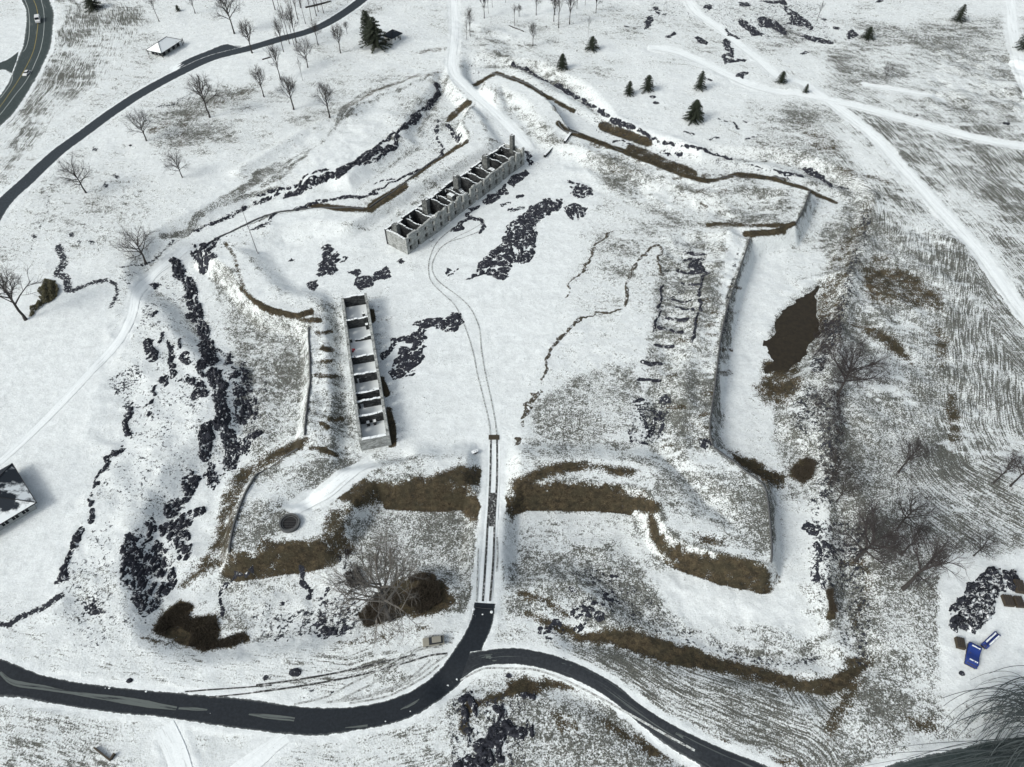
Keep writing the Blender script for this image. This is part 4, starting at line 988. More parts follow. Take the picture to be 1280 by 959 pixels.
# ruined foundations on the east side of the parade
RW = 'rubble_wall'; RWC = 'rubble wall'
outcrop(RW, 'wavering low wall of dug earth, the leftmost on the east parade', RWC, [(T('c1', 485,185, 450,200, 390,250, 378,280, 385,300, 350,345, 310,400, 275,430, 268,460, 250,495), .75)], .8, 1.8, .9, .85, .5, .08, .3, 'rock_brown', seed=101)
outcrop(RW, 'long wavering edge of turf winding down the east parade', RWC,
  [(T('c1', 730,400, 712,390, 700,350, 690,320, 705,300, 708,270, 690,255, 660,258, 635,285, 600,320, 585,355, 545,405, 548,440, 535,500, 520,545, 470,562, 400,572, 340,585, 320,610, 280,640, 245,670, 215,705, 185,745, 165,790, 160,850, 140,880), .95), (T('c1', 130,940, 95,955), 1.2)],
  .8, 1.8, .9, .90, .55, .06, .3, 'rock_brown', seed=102)
outcrop(RW, 'dark curled strip of bare turf at the lower end of the wavering edge', RWC, [(T('c2', 130,40, 100,70, 65,90), 1.1), (T('c2', 75,110, 50,140, 42,165, 62,200), 1.3), (T('c2', 40,260, 22,290), 1.4)], .9, 1.8, .9, .95, .4, .04, .3, 'rock_brown', seed=103)
rows = [((800,430,880,436),.7,'faint foundation wall just below the square rubble heap'), ((770,545,850,552),.7,'faint foundation wall above the bold middle rung'), ((665,720,760,728),.7,'faint foundation wall between the curved and the short lower rungs'), ((600,880,690,888),.8,'dark foundation wall just north of the speckled rectangular ruin'), ((885,400,880,560,850,700),.6,'long foundation wall closing the east rungs on the rampart side'), ((700,440,690,560,655,660),.6,'long foundation wall closing the east rungs on the parade side'), ((815,320,900,322),.9,'dark low foundation wall, second of the rungs from the top'), ((820,292,905,300),.9,'dark low foundation wall, topmost of the rungs on the east side'), ((778,375,868,382),1.1,'dark low foundation wall ending at a square rubble heap'), ((862,345,895,380),3.6,'square dark rubble heap at the end of an east foundation wall'),
 ((740,503,832,512),.7,'faint foundation wall in the middle of the east rungs'), ((730,592,822,600),1.1,'bold dark foundation wall in the middle of the east rungs'), ((695,640,750,648,800,662),1.1,'curved dark foundation wall below the middle of the east rungs'), ((610,802,695,806),1.2,'short dark foundation wall in the lower part of the east rungs')]
for k, (xy, w, lb) in enumerate(rows): outcrop(RW, lb, RWC, [(T('c1', *xy), w*1.35)], 1.0, 1.7, 0, .97, 1.1, .04, .3, seed=110+k)
outcrop(RW, 'speckled rectangular ruin with a dark outline at the south end of the east rungs', RWC,
  [(T('c2', 552,200, 552,268, 700,286), .8), (T('c2', 700,286, 700,120), .9), (T('c2', 600,120, 700,125), .7), (T('c2', 620,150, 640,260, 680,150), 1.2), (T('c2', 580,78, 620,72), .9)], .8, 1.4, 0, .72, .6, .15, .3, seed=120)
outcrop(RW, 'dark rubble mound at the top of the speckled rectangular ruin', RWC, [(T('c2', 680,70, 720,62, 745,80, 730,102, 690,98), None)], .9, 1.2, 0, .9, .8, .06, .6, seed=121)
outcrop(RW, 'dark rubble in the elbow of the east wall', RWC, [(T('c2', 870,260, 900,240, 930,280, 900,300, 870,290), None)], .9, 1.2, 0, .75, .7, .1, .6, seed=122)
outcrop(RL, 'dark rim of rock in the slot through the north rampart', RLC, [(T('b0', 900,590, 925,620, 955,650), 1.0)], .9, 1.4, .5, .85, .7, .1, .3, seed=123)

# the stone wall along the crest of the rampart, one run per side
def crest(label, pts, h=.48, wd=.46):
    p = np.array(smooth(GL(pts), 5)); L = np.hypot(*np.diff(p, axis=0).T).sum(); p, _ = resample(p, int(L/.8)+3)
    tg = np.gradient(p, axis=0); tg /= np.hypot(tg[:, 0], tg[:, 1])[:, None]+1e-9; nm = np.stack([-tg[:, 1], tg[:, 0]], 1)
    z = H(p[:, 0], p[:, 1]); rr = np.random.RandomState(len(pts)); t = h*(.8+.4*rr.rand(len(p)))
    prof = [(-wd/2, -.5, 0), (-wd/2, 0, 1), (wd/2, 0, 1), (wd/2, -.5, 0)]
    V = []
    for off, lo, top in prof:
        q = p+nm*off; V.append(np.c_[q, z+(t if top else lo)])
    V = np.stack(V, 1); n = len(p); ix = np.arange(n*4).reshape(n, 4); F = []
    for a, b in ((0, 1), (1, 2), (2, 3)): F.append(np.stack([ix[:-1, a], ix[:-1, b], ix[1:, b], ix[1:, a]], -1))
    c0 = V.reshape(-1, 3).mean(0)
    o = mesh_obj('rampart_wall', V.reshape(-1, 3)-c0, np.concatenate(F)[:, ::-1], M['stone_bare']); o.location = c0
    tag(o, label, 'wall')
crest('thin stone wall line on the east rampart above the white ditch', P(937,300, 927,330, 912,375, 903,410, 897,455, 891,500, 887,535, 890,556))
crest('thin stone wall line round the lower right bastion', P(892,560, 905,571, 932,590, 955,609, 961,640, 964,680, 963,704))
crest('thin stone wall line round the lower left bastion', P(287,692, 290,668, 298,640, 316,601, 340,585, 372,562))
crest('thin stone wall line on the west rampart', P(381,545, 382,530, 388,470, 386,410))
crest('thin stone wall line on the upper right face of the north bastion', P(615,92, 640,98, 677,117, 695,139))
crest('thin stone wall line on the upper right rampart', P(698,154, 712,166, 757,183, 799,199, 850,219, 887,228, 922,221, 980,226))
crest('thin stone wall line on the upper left rampart', P(462,260, 500,234, 546,199, 586,176))
crest('thin stone wall line on the left bastion', P(268,300, 300,285, 340,268, 395,261, 455,261))
crest('short stone wall line at the end of the right bastion', P(1011,242, 1004,262, 994,281), .7)

# ------------------------------------------------------------------ the two barracks
def wall_mesh(L, th, hfun, opens, mb=None, org=(0, 0), along='x', zb=-.6):
    """a straight wall with real openings; hfun(t) gives the top"""
    mb = mb or MB()
    cuts = sorted(set([0, L]+[c for o in opens for c in o[:2]]+[min(L, k*1.1) for k in range(int(L/1.1)+1)]))
    for a, b in zip(cuts[:-1], cuts[1:]):
        if b-a < .02: continue
        m = (a+b)/2; top = hfun(m); segs = [(zb, top)]
        for (x0, x1, z0, z1) in opens:
            if x0-.01 <= m <= x1+.01:
                new = []
                for s0, s1 in segs:
                    if z1 <= s0 or z0 >= s1: new.append((s0, s1)); continue
                    if z0 > s0: new.append((s0, z0))
                    if z1 < s1: new.append((z1, s1))
                segs = new
        for s0, s1 in segs:
            if s1-s0 < .05: continue
            if along == 'x': mb.box(org[0]+a, org[0]+b, org[1], org[1]+th, s0, s1)
            else: mb.box(org[0], org[0]+th, org[1]+a, org[1]+b, s0, s1)
    return mb
rb = random.Random(4)
# tall barracks
ax_, ay_ = map(float, W(510, 318.5, 0)); bx_, by_ = map(float, W(655.5, 205.5, 0))
LB = math.hypot(bx_-ax_, by_-ay_); angB = math.atan2(by_-ay_, bx_-ax_); WB = 10.2
bar = empty('ruined_barracks', (ax_, ay_, 0), angB)
tag(bar, 'tall roofless stone barracks with two rows of window openings and a line of chimneys', 'building')
nb = 17; opens = []; tops = {}
for k in range(nb):
    c = (k+.5)*LB/nb; 
    if k % 4 == 1: opens.append((c-.72, c+.72, -.1, 3.0))
    else: opens.append((c-.72, c+.72, .8, 3.0))
    z1 = 5.9 if rb.random() < .40 else 9.0
    opens.append((c-.72, c+.72, 3.9, z1 if k > 1 else 5.9))
def htop(base, amp, seed, step=2.2):
    r = random.Random(seed); vals = [base+amp*r.uniform(-1, 1) for _ in range(80)]
    return lambda t: vals[int(t/step)]
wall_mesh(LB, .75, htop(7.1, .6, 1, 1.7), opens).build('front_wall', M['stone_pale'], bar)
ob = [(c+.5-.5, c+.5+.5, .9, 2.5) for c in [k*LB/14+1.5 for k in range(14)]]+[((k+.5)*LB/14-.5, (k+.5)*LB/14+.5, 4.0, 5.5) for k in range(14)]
wall_mesh(LB, .75, htop(6.2, .55, 2), ob, org=(0, WB-.75)).build('rear_wall', M['stone_dark_shaded'], bar)
def gable(h, pk):
    return lambda t: h+pk*max(0, 1-abs(t-(WB/2-.8))/(WB/2))
wall_mesh(WB-1.504, .75, gable(6.3, .5), [], org=(0.002, .752), along='y').build('end_wall', M['stone'], bar)
wall_mesh(WB-1.504, .75, gable(6.2, .8), [(3.2, 4.4, 1, 2.8)], org=(LB-.752, .752), along='y').build('end_wall', M['stone'], bar)
for k in range(4):
    for f in (.36, .58, .86):
        t = (k+f)*LB/4
        r = random.Random(k*10+int(f*100)); hh = 5.6+r.uniform(-.5, .4)
        wall_mesh(WB-1.504, .5, lambda s, hh=hh: hh-.10*s*0+.25*math.sin(s*1.1+k), [(1.0, 2.0, -.5, 1.6)], org=(t, .752), along='y').build('partition', M['stone_dark_shaded'], bar)
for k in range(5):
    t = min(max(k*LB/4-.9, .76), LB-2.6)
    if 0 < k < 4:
        wall_mesh(WB-1.504, 1.6, lambda s, k=k: 5.3+.7*math.sin(s*.8+k*2), [(2.6, 3.6, -.5, 1.2)], org=(t, .752), along='y').build('hearth_wall', M['stone_dark_shaded'], bar)
    c = MB(); hz = 10.6 if k < 4 else 12.2
    if k == 4: c.box(t, t+1.5, WB*.40, WB*.40+1.5, 4.5, hz)
    else: c.box(t, t+1.6, WB*.45, WB*.45+2.5, 5.0, hz-1.2*(k == 0)); c.box(t+.1, t+1.5, WB*.45+.1, WB*.45+1.3, hz-1.199*(k == 0)-.001, hz+.7-1.2*(k == 0))
    ch = c.build('chimney', M['stone_mid'], bar)
fl = MB(); nfx = 40
for i in range(nfx):
    x0 = .76+(LB-1.52)*i/nfx; x1 = .76+(LB-1.52)*(i+1)/nfx
    fl.add([(x0, .76, .09), (x1, .76, .09), (x1, WB-.76, .09), (x0, WB-.76, .09)], [(0, 1, 2, 3)])
fl.build('shaded_rubble_floor', M['floor_shaded'], bar)  # interior shade is in the floor colour
MB().box(LB*.44, LB*.44+2.6, WB*.5, WB*.5+2.6, .1, 4.6).build('masonry_block', M['stone'], bar)
pn = MB(); pm = Matrix.Translation((LB*.155, -1.6, .02)); pn.box(-.9, .9, -.45, .45, .45, .55, pm)
for sx in (-.8, .75):
    for sy in (-.4, .35): pn.box(sx, sx+.05, sy, sy+.05, 0, .45, pm)
bn = pn.build('information_board', M['wood_snow'], None); bn.location = (ax_, ay_, 0); bn.rotation_euler = (0, 0, angB)
tag(bn, 'small low information board standing before the tall barracks near corner', 'board')

# low barracks
tl = W(426.0, 371.5, 4.6); bl = W(448.5, 552.0, 4.6); br_ = W(487.0, 546.5, 4.6)
ox, oy = float(bl[0]), float(bl[1]); LX, LY = float(tl[0])-ox, float(tl[1])-oy
LL = math.hypot(LX, LY); angL = math.atan2(LY, LX)
WL = math.hypot(float(br_[0])-ox, float(br_[1])-oy)
low = empty('ruined_barracks', (ox, oy, 0), angL)
tag(low, 'low roofless stone barracks divided into snow floored rooms, with a pale south end', 'building')
# local frame: x runs north along the west wall, y = west ; the building lies at y < 0
def lt(v, z=4.0):
    """distance along the building of a cross wall whose top meets the west wall at map row v"""
    best = 0
    for k in range(400):
        t = LL*k/400; x = ox+LX*t/LL; y = oy+LY*t/LL
        if PX(x, y, z)[1] > v: best = t
    return best
wo = []
for k in range(15): wo.append((LL*(k+.5)/15-.45, LL*(k+.5)/15+.45, 1.6, 3.2 if k % 3 else 9))
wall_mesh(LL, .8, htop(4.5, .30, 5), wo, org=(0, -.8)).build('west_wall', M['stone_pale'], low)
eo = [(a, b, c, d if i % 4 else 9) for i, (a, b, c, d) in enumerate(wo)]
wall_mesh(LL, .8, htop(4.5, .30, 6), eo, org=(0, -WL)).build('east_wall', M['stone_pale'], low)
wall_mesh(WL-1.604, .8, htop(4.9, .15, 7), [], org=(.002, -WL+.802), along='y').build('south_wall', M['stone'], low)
wall_mesh(WL-1.604, .8, htop(4.7, .15, 8), [], org=(LL-.802, -WL+.802), along='y').build('north_wall', M['stone_dark_shaded'], low)
cw = [(401.7, 4.2, 0), (424, 2.4, 1), (448.5, 3.6, 0), (470, 4.2, 0), (492, 4.2, 2), (503.5, 3.6, 0), (521, 4.4, 2)]
for i, (v, h, mode) in enumerate(cw):
    t = lt(v, h)
    def hf(s, h=h, mode=mode, i=i):
        if mode == 1: return h-1.2*math.exp(-((s-WL*.45)/2.4)**2)
        if mode == 2: return h-.5*math.sin(s/WL*3.1)
        return h+.15*math.sin(s*2+i)
    wall_mesh(WL-1.604, .7, hf, [(WL*.62, WL*.62+.9, -.5, 2.6)] if i % 2 else [], org=(t, -WL+.802), along='y').build('cross_wall', M['stone_dark_shaded'], low)
for v, fy in ((398, .22), (412, .16), (452, .22), (476, .48), (476, .68), (493, .22), (531, .40), (531, .62)):
    t = lt(v, 1.6)
    MB().box(t-.5, t+.5, -WL*(1-0)+WL*(fy)-.35+.2, -WL+WL*fy+.5+.2, .5, 2.6 if v < 500 else 2.0).build('hearth_pier', M['stone_dark_shaded'], low)
MB().add([(.81, -WL+.81, .55), (LL-.81, -WL+.81, .55), (LL-.81, -.81, .55), (.81, -.81, .55)], [(0, 1, 2, 3)]).build('snowy_floor', M['snow'], low)
fx, fy, fz = G(441.5, 441.5)
fm = MB(); fm.tube([(0,0,0), (0,0,1.5)], .04, 5); fm.box(.0, .9, -.03, .03, .7, 1.5); fm.box(-.2, .3, -.2, .2, 0, .5)
o = fm.build('red_banner', M['red']); o.location = (fx, fy, .56); tag(o, 'small red banner against the west wall inside the low barracks', 'banner')

# ------------------------------------------------------------------ other buildings
def frame_of(bottom, right, left):
    B = np.array(W(*bottom, 0)); R_ = np.array(W(*right, 0)); L_ = np.array(W(*left, 0))
    a = R_-B; la = np.hypot(*a); ang = math.atan2(a[1], a[0]); n = np.array([-a[1], a[0]])/la
    return B, la, ang, abs(float(np.dot(L_-B, n)))
def hip(parent, L, D, h, rh, ov, roofm, gable=False):
    r = MB(); x0, x1, y0, y1 = -ov, L+ov, -ov, D+ov
    m = (y0+y1)/2; ins = 0 if gable else min((y1-y0)/2, (x1-x0)/2*.98)
    if (x1-x0) >= (y1-y0): a, b = (x0+ins, m, h+rh), (x1-ins, m, h+rh); fs = [(0,1,5,4), (1,2,5), (2,3,4,5), (3,0,4)]
    else:
        mx = (x0+x1)/2; ins = 0 if gable else (x1-x0)/2; a, b = (mx, y0+ins, h+rh), (mx, y1-ins, h+rh); fs = [(0,1,4), (1,2,5,4), (2,3,5), (3,0,4,5)]
    vs = [(x0,y0,h), (x1,y0,h), (x1,y1,h), (x0,y1,h), a, b]
    r.add(vs, fs); r.add([(x,y,z-.18) for x, y, z in vs[:4]], [(3,2,1,0)])
    ro = r.build('roof', M[roofm], parent)
    t = MB()
    e = vs[:4]
    for i in range(4):
        p, q = Vector(e[i]), Vector(e[(i+1) % 4]); t.tube([p-Vector((0,0,.1)), q-Vector((0,0,.1))], .16, 4)
    if not gable:
        for i, j in (((0,4),(3,4),(1,5),(2,5),(4,5)) if (x1-x0) >= (y1-y0) else ((0,4),(1,4),(2,5),(3,5),(4,5))):
            t.tube([Vector(vs[i])+Vector((0,0,.05)), Vector(vs[j])+Vector((0,0,.05))], .13, 4)
    else: t.tube([Vector(vs[4])+Vector((0,0,.05)), Vector(vs[5])+Vector((0,0,.05))], .1, 4)
    t.build('trim', M['dark_trim'], ro); return ro
# visitor building at the left edge
Bc = np.array(W(45, 628, 3.0)); E1 = np.array(W(10, 582, 3.0))-Bc; E2 = np.array(W(0, 655, 3.0))-Bc
a1 = math.atan2(*(E2)[::-1]); LV = 26.0; nrm = np.array([-math.sin(a1), math.cos(a1)]); DV = abs(float(np.dot(E1, nrm)))
z0 = float(H(Bc[0], Bc[1])[0])
org = Bc if np.dot(E1, nrm) > 0 else Bc+np.array([math.cos(a1), math.sin(a1)])*LV
rot = a1 if np.dot(E1, nrm) > 0 else a1+math.pi
vis = empty('visitor_building', (org[0], org[1], z0), rot); tag(vis, 'hip roofed building at the left edge with dark shingles half under snow', 'building')
b = MB(); b.box(.9, LV-.9, .9, DV-.9, -.5, 2.85); b.build('wall', M['grey_wall'], vis)
hip(vis, LV, DV, 3.0, 3.6, 0, 'roof_half')
wq = MB(); side = .84 if np.dot(E1, nrm) > 0 else DV-.84
for sidey in (.86, DV-.86):
    for k in range(9):
        x = 2+k*2.5; w_ = MB(); w_.box(x, x+1.5, sidey-.05, sidey+.05, .8, 2.3); wi = w_.build('window', M['glass'], vis)
        f_ = MB(); f_.box(x-.08, x+1.58, sidey-.06, sidey+.06, 2.3, 2.42); f_.box(x+.71, x+.79, sidey-.062, sidey+.062, .8, 2.3); f_.build('frame', M['white_wall'], wi)
# pavilion
B0, la, an, dp = frame_of((204, 72), (227, 57), (185, 70.5))
pv = empty('picnic_pavilion', (B0[0], B0[1], float(H(*B0)[0])), an); tag(pv, 'small hip roofed pavilion with a snowy roof left of the narrow road', 'pavilion')
b = MB(); b.box(.5, la-.5, .5, dp-.5, -.5, 2.5); b.build('wall', M['stone'], pv)
for k in range(4): x = 1+k*(la-2.5)/3.3; MB().box(x, x+1.8, .44, .5, .3, 2.1).build('opening', M['glass'], pv)
for k in range(3): y = 1+k*(dp-2.5)/2.6; MB().box(.44, .5, y, y+1.7, .3, 2.1).build('opening', M['glass'], pv)
hip(pv, la, dp, 2.6, 2.6, .8, 'roof_snow')
for x, y in ((-.5, -.5), (la+.4, -.5), (-.5, dp+.4), (la+2.2, .4)): MB().box(x, x+.25, y, y+.25, -.5, 2.55).build('post', M['dark_trim'], pv)
# white cottage
B0, la, an, dp = frame_of((491, 55), (502, 49), (482.5, 50.5))
ct = empty('white_cottage', (B0[0], B0[1], float(H(*B0)[0])), an); tag(ct, 'small white cottage with a dark roof beside two tall conifers', 'cottage')
b = MB(); b.box(0, la, 0, dp, -.5, 2.9); b.build('wall', M['white_wall'], ct)
hip(ct, la, dp, 2.9, 2.2, .5, 'roof_half')
for x in (la*.25, la*.6): MB().box(x, x+.8, -.06, -.004, 1.2, 2.4).build('window', M['glass'], ct)
MB().box(la*.78, la*.78+.8, -.06, -.004, -.3, 1.9).build('door', M['dark_trim'], ct)
MB().box(-.06, -.004, dp*.4, dp*.4+.8, 1.0, 2.2).build('window', M['glass'], ct)

# ------------------------------------------------------------------ trees
def bare_tree(seed, limbs=11, spread=.62, up=.62, trunk_top=.66, twigs=5, droop=0, sub=6, rt=.23):
    r = random.Random(seed); tr = MB(); cr = MB()
    Ht = 10*trunk_top; pts = []; x = y = 0
    n = 6
    for i in range(n+1): pts.append((x, y, -.4+(Ht+.4)*i/n)); x += r.uniform(-.12, .12); y += r.uniform(-.12, .12)
    tr.tube(pts, [rt*1.5]+[rt*(1-.55*i/n) for i in range(1, n+1)], 6)
    top = Vector(pts[-1])
    def grow(p, d, L, rad, lev):
        q = [p]; k = 3 if lev < 2 else 2; dd = d.copy()
        for i in range(k):
            dd = (dd+Vector((r.uniform(-.22, .22), r.uniform(-.22, .22), r.uniform(-.08, .16)-droop*lev*.12))).normalized(); q.append(q[-1]+dd*L/k)
        cr.tube(q, [rad*(1-.65*i/k) for i in range(k+1)], 4 if lev == 0 else 3)
        if lev >= 3: return
        m = (sub, twigs, 4)[lev]
        for j in range(m):
            t = (.30+.70*(j+r.random()*.8)/m); t = min(t, 1) * k; i = min(int(t), k-1); base = q[i].lerp(q[i+1], t-i)
            a = dd.orthogonal().normalized(); a.rotate(Matrix.Rotation(r.uniform(0, 6.28), 3, dd))
            nd = (dd*.75+a*r.uniform(.5, .95)+Vector((0, 0, .12-droop*.3))).normalized()
            grow(base, nd, L*r.uniform(.42, .66), rad*.45, lev+1)
    for j in range(limbs):
        t = .45+.55*j/(limbs-1); z = Ht*t; an = j*2.4+r.uniform(-.4, .4)
        i = min(int((z+.4)/(Ht+.4)*n), n-1); bp = Vector(pts[i]).lerp(Vector(pts[i+1]), .5); bp.z = z
        el = up+.55*(j/(limbs-1))**1.5
        dv = Vector((math.cos(an)*spread, math.sin(an)*spread, el)).normalized()
        grow(bp, dv, (10.6-z)*r.uniform(.42, .58), rt*.50, 0)
    return tr, cr
BT = []
for k, kw in enumerate((dict(seed=1), dict(seed=2, limbs=12, spread=.8), dict(seed=3, limbs=9, spread=.5, up=.8), dict(seed=4, limbs=11, spread=.9, up=.4, trunk_top=.5),
                        dict(seed=5, limbs=7, spread=.42, up=.7, trunk_top=.85, twigs=4, sub=5, rt=.17), dict(seed=6, limbs=14, spread=.95, up=.42, trunk_top=.5, twigs=6, sub=7))):
    a, b = bare_tree(**kw)
    BT.append((a, b))
BTm = {}
def tree_meshes(k, tw):
    key = (k, tw)
    if key not in BTm:
        a, b = BT[k]
        ma = bpy.data.meshes.new('trunk'); ma.from_pydata(a.v, [], a.f); ma.materials.append(M['bark'])
        mb_ = bpy.data.meshes.new('crown'); mb_.from_pydata(b.v, [], b.f); mb_.materials.append(M[tw])
        BTm[key] = (ma, mb_)
    return BTm[key]
def pxh(x, y, z, hpx):
    v0 = PX(x, y, z)[1]; v1 = PX(x, y, z+10)[1]; return hpx/float(v0-v1)*10
trn = random.Random(12)
def place_tree(base, hpx, k, label, group=None, wide=1.0, tw='twig', cat='tree', name='bare_tree'):
    x, y, z = G(*base); h = pxh(x, y, z, hpx); s = h/10
    e = empty(name, (x, y, z), trn.uniform(0, 6.28)); tag(e, label, cat, group)
    ma, mb_ = tree_meshes(k, tw)
    for nm, me in (('trunk', ma), ('crown', mb_)):
        o = bpy.data.objects.new(nm, me); o.scale = (s*wide*.88, s*wide*.88, s); link(o, e)
    return e
TREES = [
 ((199,27),34,4,.9,'thin bare sapling just left of the pavilion','twig'), ((244,17),30,2,.9,'bare tree at the top edge above the pavilion','twig'),
 ((293,42),58,1,.9,'large dark bare tree left of the narrow road by the widened pull-out','bark'), ((315.5,66.5),44,0,1.0,'dark bare tree overlapping the narrow road just past the pull-out','twig'),
 ((262,147),56,1,1.0,'large bare tree standing in brown grass below the widened pull-out','bark'), ((330,121),40,0,1.0,'small round headed bare tree right of the large tree in brown grass','twig'),
 ((183,176),42,3,1.0,'leaning bare tree below the narrow road, second from the left edge','bark'), ((107.7,241),46,3,1.0,'spreading bare tree nearest the left stretch of the narrow road','bark'),
 ((228,222),36,3,.95,'low forked bare tree alone on white snow above the left ditch','twig'), ((367,137),44,0,1.1,'full crowned bare tree, middle of the three on the slope','twig'),
 ((412,147),46,0,1.05,'full crowned bare tree at the end of the brown ditch line, rightmost of the slope','twig'), ((350.5,99.7),46,2,.8,'tall slim bare tree below the narrow road grove','bark'),
 ((378.5,101),29,4,.5,'very thin bare sapling on the open slope','twig'), ((384.6,84.6),42,3,.85,'broad fan shaped bare tree on the lower side of the narrow road','twig'),
 ((426,66.5),38,0,1.0,'bare tree with a dark clump left of the two tall conifers','bark'), ((434,42.5),17,0,1.0,'small bare tree between the narrow road and the conifers','twig'),
 ((397.6,56),30,2,.9,'dark bare tree hugging the lower edge of the narrow road','bark'),
 ((583.4,49.7),26,4,.8,'thin bare tree, left of a pair beside the fort path','twig'), ((587.8,45.6),38,2,.65,'taller bare tree of the pair beside the fort path','twig'),
 ((605.3,23),34,2,.8,'bare tree at the top edge right of the fort path','bark'), ((643.6,32),28,4,.9,'thin bare tree above the bend of the faint upper track','twig'),
 ((648.8,21),16,0,1.1,'little bushy bare tree behind the thin one at the upper track','bark'), ((666,58),32,0,.75,'pale round headed bare tree alone below the upper grove','twig'),
 ((670.3,19),32,2,.8,'bare tree on the top edge above the pale round headed one','bark'), ((692.3,27),38,2,.7,'bare tree, leftmost of the upper grove cluster','twig'),
 ((693.6,19),34,2,.7,'dark bare tree just behind the leftmost of the upper grove cluster','bark'), ((698.3,35),42,4,.9,'slender bare tree standing lowest in the upper grove cluster','twig'),
 ((712,30.5),44,2,.8,'tall bare tree at the right of the upper grove cluster','twig'), ((721,11),26,4,.8,'bare trunk at the top edge right of the upper grove cluster','bark'),
 ((745,16.4),28,2,.9,'rightmost bare tree at the top edge of the upper grove','bark'), ((735,47),28,4,.5,'very thin bare tree standing behind the snowy little conifer','twig'),
 ((181.6,328.5),44,3,1.25,'wide spreading bare tree at the tip of the left bastion','twig'), ((32,400),62,1,1.1,'big leaning bare tree at the left edge above the olive bush','twig'),
 ((1106,99),22,3,.9,'small dark bare tree alone above the crossing paths','bark'), ((1021,26.6),26,4,.9,'thin dark tree leaning on the rocky slope','bark'),
 ((1047,494),66,5,.95,'large dense bare tree at the foot of the pond','twig_purple'), ((1035.7,606),44,3,.8,'dark leaning bare tree beside the ditch thicket','bark'),
 ((1046,626),34,3,.8,'bare tree below the dark leaning one in the ditch','bark'), ((1123,590),40,2,1.0,'bare tree highest in the right hand scrub, on a snow patch','twig_purple'),
 ((1122,661),42,3,.9,'forked bare tree in the middle of the right hand scrub','bark'), ((1126,693),34,2,.9,'bare tree just under the forked one in the right hand scrub','twig_purple'),
 ((1070,700.6),54,5,.9,'broad bare tree with a bushy crown, lowest left in the scrub','twig_purple'), ((1128.7,736),54,2,1.0,'tall bare tree lowest in the right hand scrub','twig_purple'),
 ((1217,695),26,3,.9,'small bare tree just above the storage yard','bark'), ((1241.7,603.6),34,2,.9,'bare tree near the right edge, left of a pair','twig_purple'), ((1263,607.6),40,1,.9,'bare tree near the right edge, right of a pair','twig_purple'),
 ((487.5,775),84,5,.62,'big pale bare tree growing from the brown thicket beside the gate road','twig_pale')]
for base, hp, k, wd, lb, tw in TREES: place_tree(base, hp, k, lb, None, wd, tw)
GROVE = [(344,12.5), (353,24), (366,31), (372.5,24.5), (382,30), (389.7,26.6), (395.6,20), (398,15), (404.5,16.4), (354.5,65), (362,55), (368,58.6), (371,54), (358,51), (365,12), (376,10)]
for i, p in enumerate(GROVE):
    place_tree(p, 44+trn.uniform(-6, 8), 4 if i % 3 else 2, 'slim bare tree trunk in the crowded grove where the narrow road leaves the top', 'slim trees of the grove on the narrow road', .6, 'bark' if i % 2 else 'twig')
FAR = [(610.5,17), (615.5,9.4), (632,3.4), (675,3), (731.4,6.6)]
for i, p in enumerate(FAR):
    place_tree(p, 26, 4, 'thin bare trunk cut off by the top edge among the upper grove', 'thin trunks on the top edge', .7, 'twig')

def conifer(seed, dens=1.0, fat=.38, ragged=.25):
    r = random.Random(seed); tr = MB().tube([(0,0,-.3), (0,0,5), (0,0,9.7)], [.22,.14,.03], 6); c = MB()
    n = int(84*dens)
    for i in range(n):
        t = (i+.5)/n; z = .7+9.1*t**.92; R_ = 10*fat*(1-t)**.58*(1+ragged*r.uniform(-1, .6))+.12; an = i*2.399+r.uniform(-.3, .3)
        L = max(R_, .3); steps = max(2, int(L/.38))
        for s in range(steps):
            f = (s+.6)/steps; cx = math.cos(an)*L*f; cy = math.sin(an)*L*f; cz = z-.22*L*f*f+r.uniform(-.08, .08)
            for q in range(5):
                w = .50*(1.15-f*.4)+.12; a2 = an+r.uniform(-1.5, 1.5); ti = r.uniform(-.6, .3)
                dx, dy = math.cos(a2)*w, math.sin(a2)*w; px_, py_ = -math.sin(a2)*w*.40, math.cos(a2)*w*.40
                c.add([(cx-px_, cy-py_, cz), (cx+px_, cy+py_, cz+.05), (cx+dx, cy+dy, cz+ti*w)], [(0, 1, 2)])
    return tr, c
CF = []
for kw in (dict(seed=1), dict(seed=2, fat=.46, ragged=.35, dens=1.2), dict(seed=3, fat=.40, dens=1.5, ragged=.15), dict(seed=4, fat=.26, dens=1.3)):
    a, b = conifer(**kw)
    ma = bpy.data.meshes.new('trunk'); ma.from_pydata(a.v, [], a.f); ma.materials.append(M['bark'])
    mb_ = bpy.data.meshes.new('crown'); mb_.from_pydata(b.v, [], b.f); mb_.materials.append(M['needle']); CF.append((ma, mb_))
def place_conifer(base, hpx, k, label, wide=1.0):
    x, y, z = G(*base); s = pxh(x, y, z, hpx*.88)/10
    e = empty('conifer', (x, y, z), trn.uniform(0, 6.28)); tag(e, label, 'conifer')
    for nm, me in zip(('trunk', 'crown'), CF[k]):
        o = bpy.data.objects.new(nm, me); o.scale = (s*wide, s*wide, s); link(o, e)
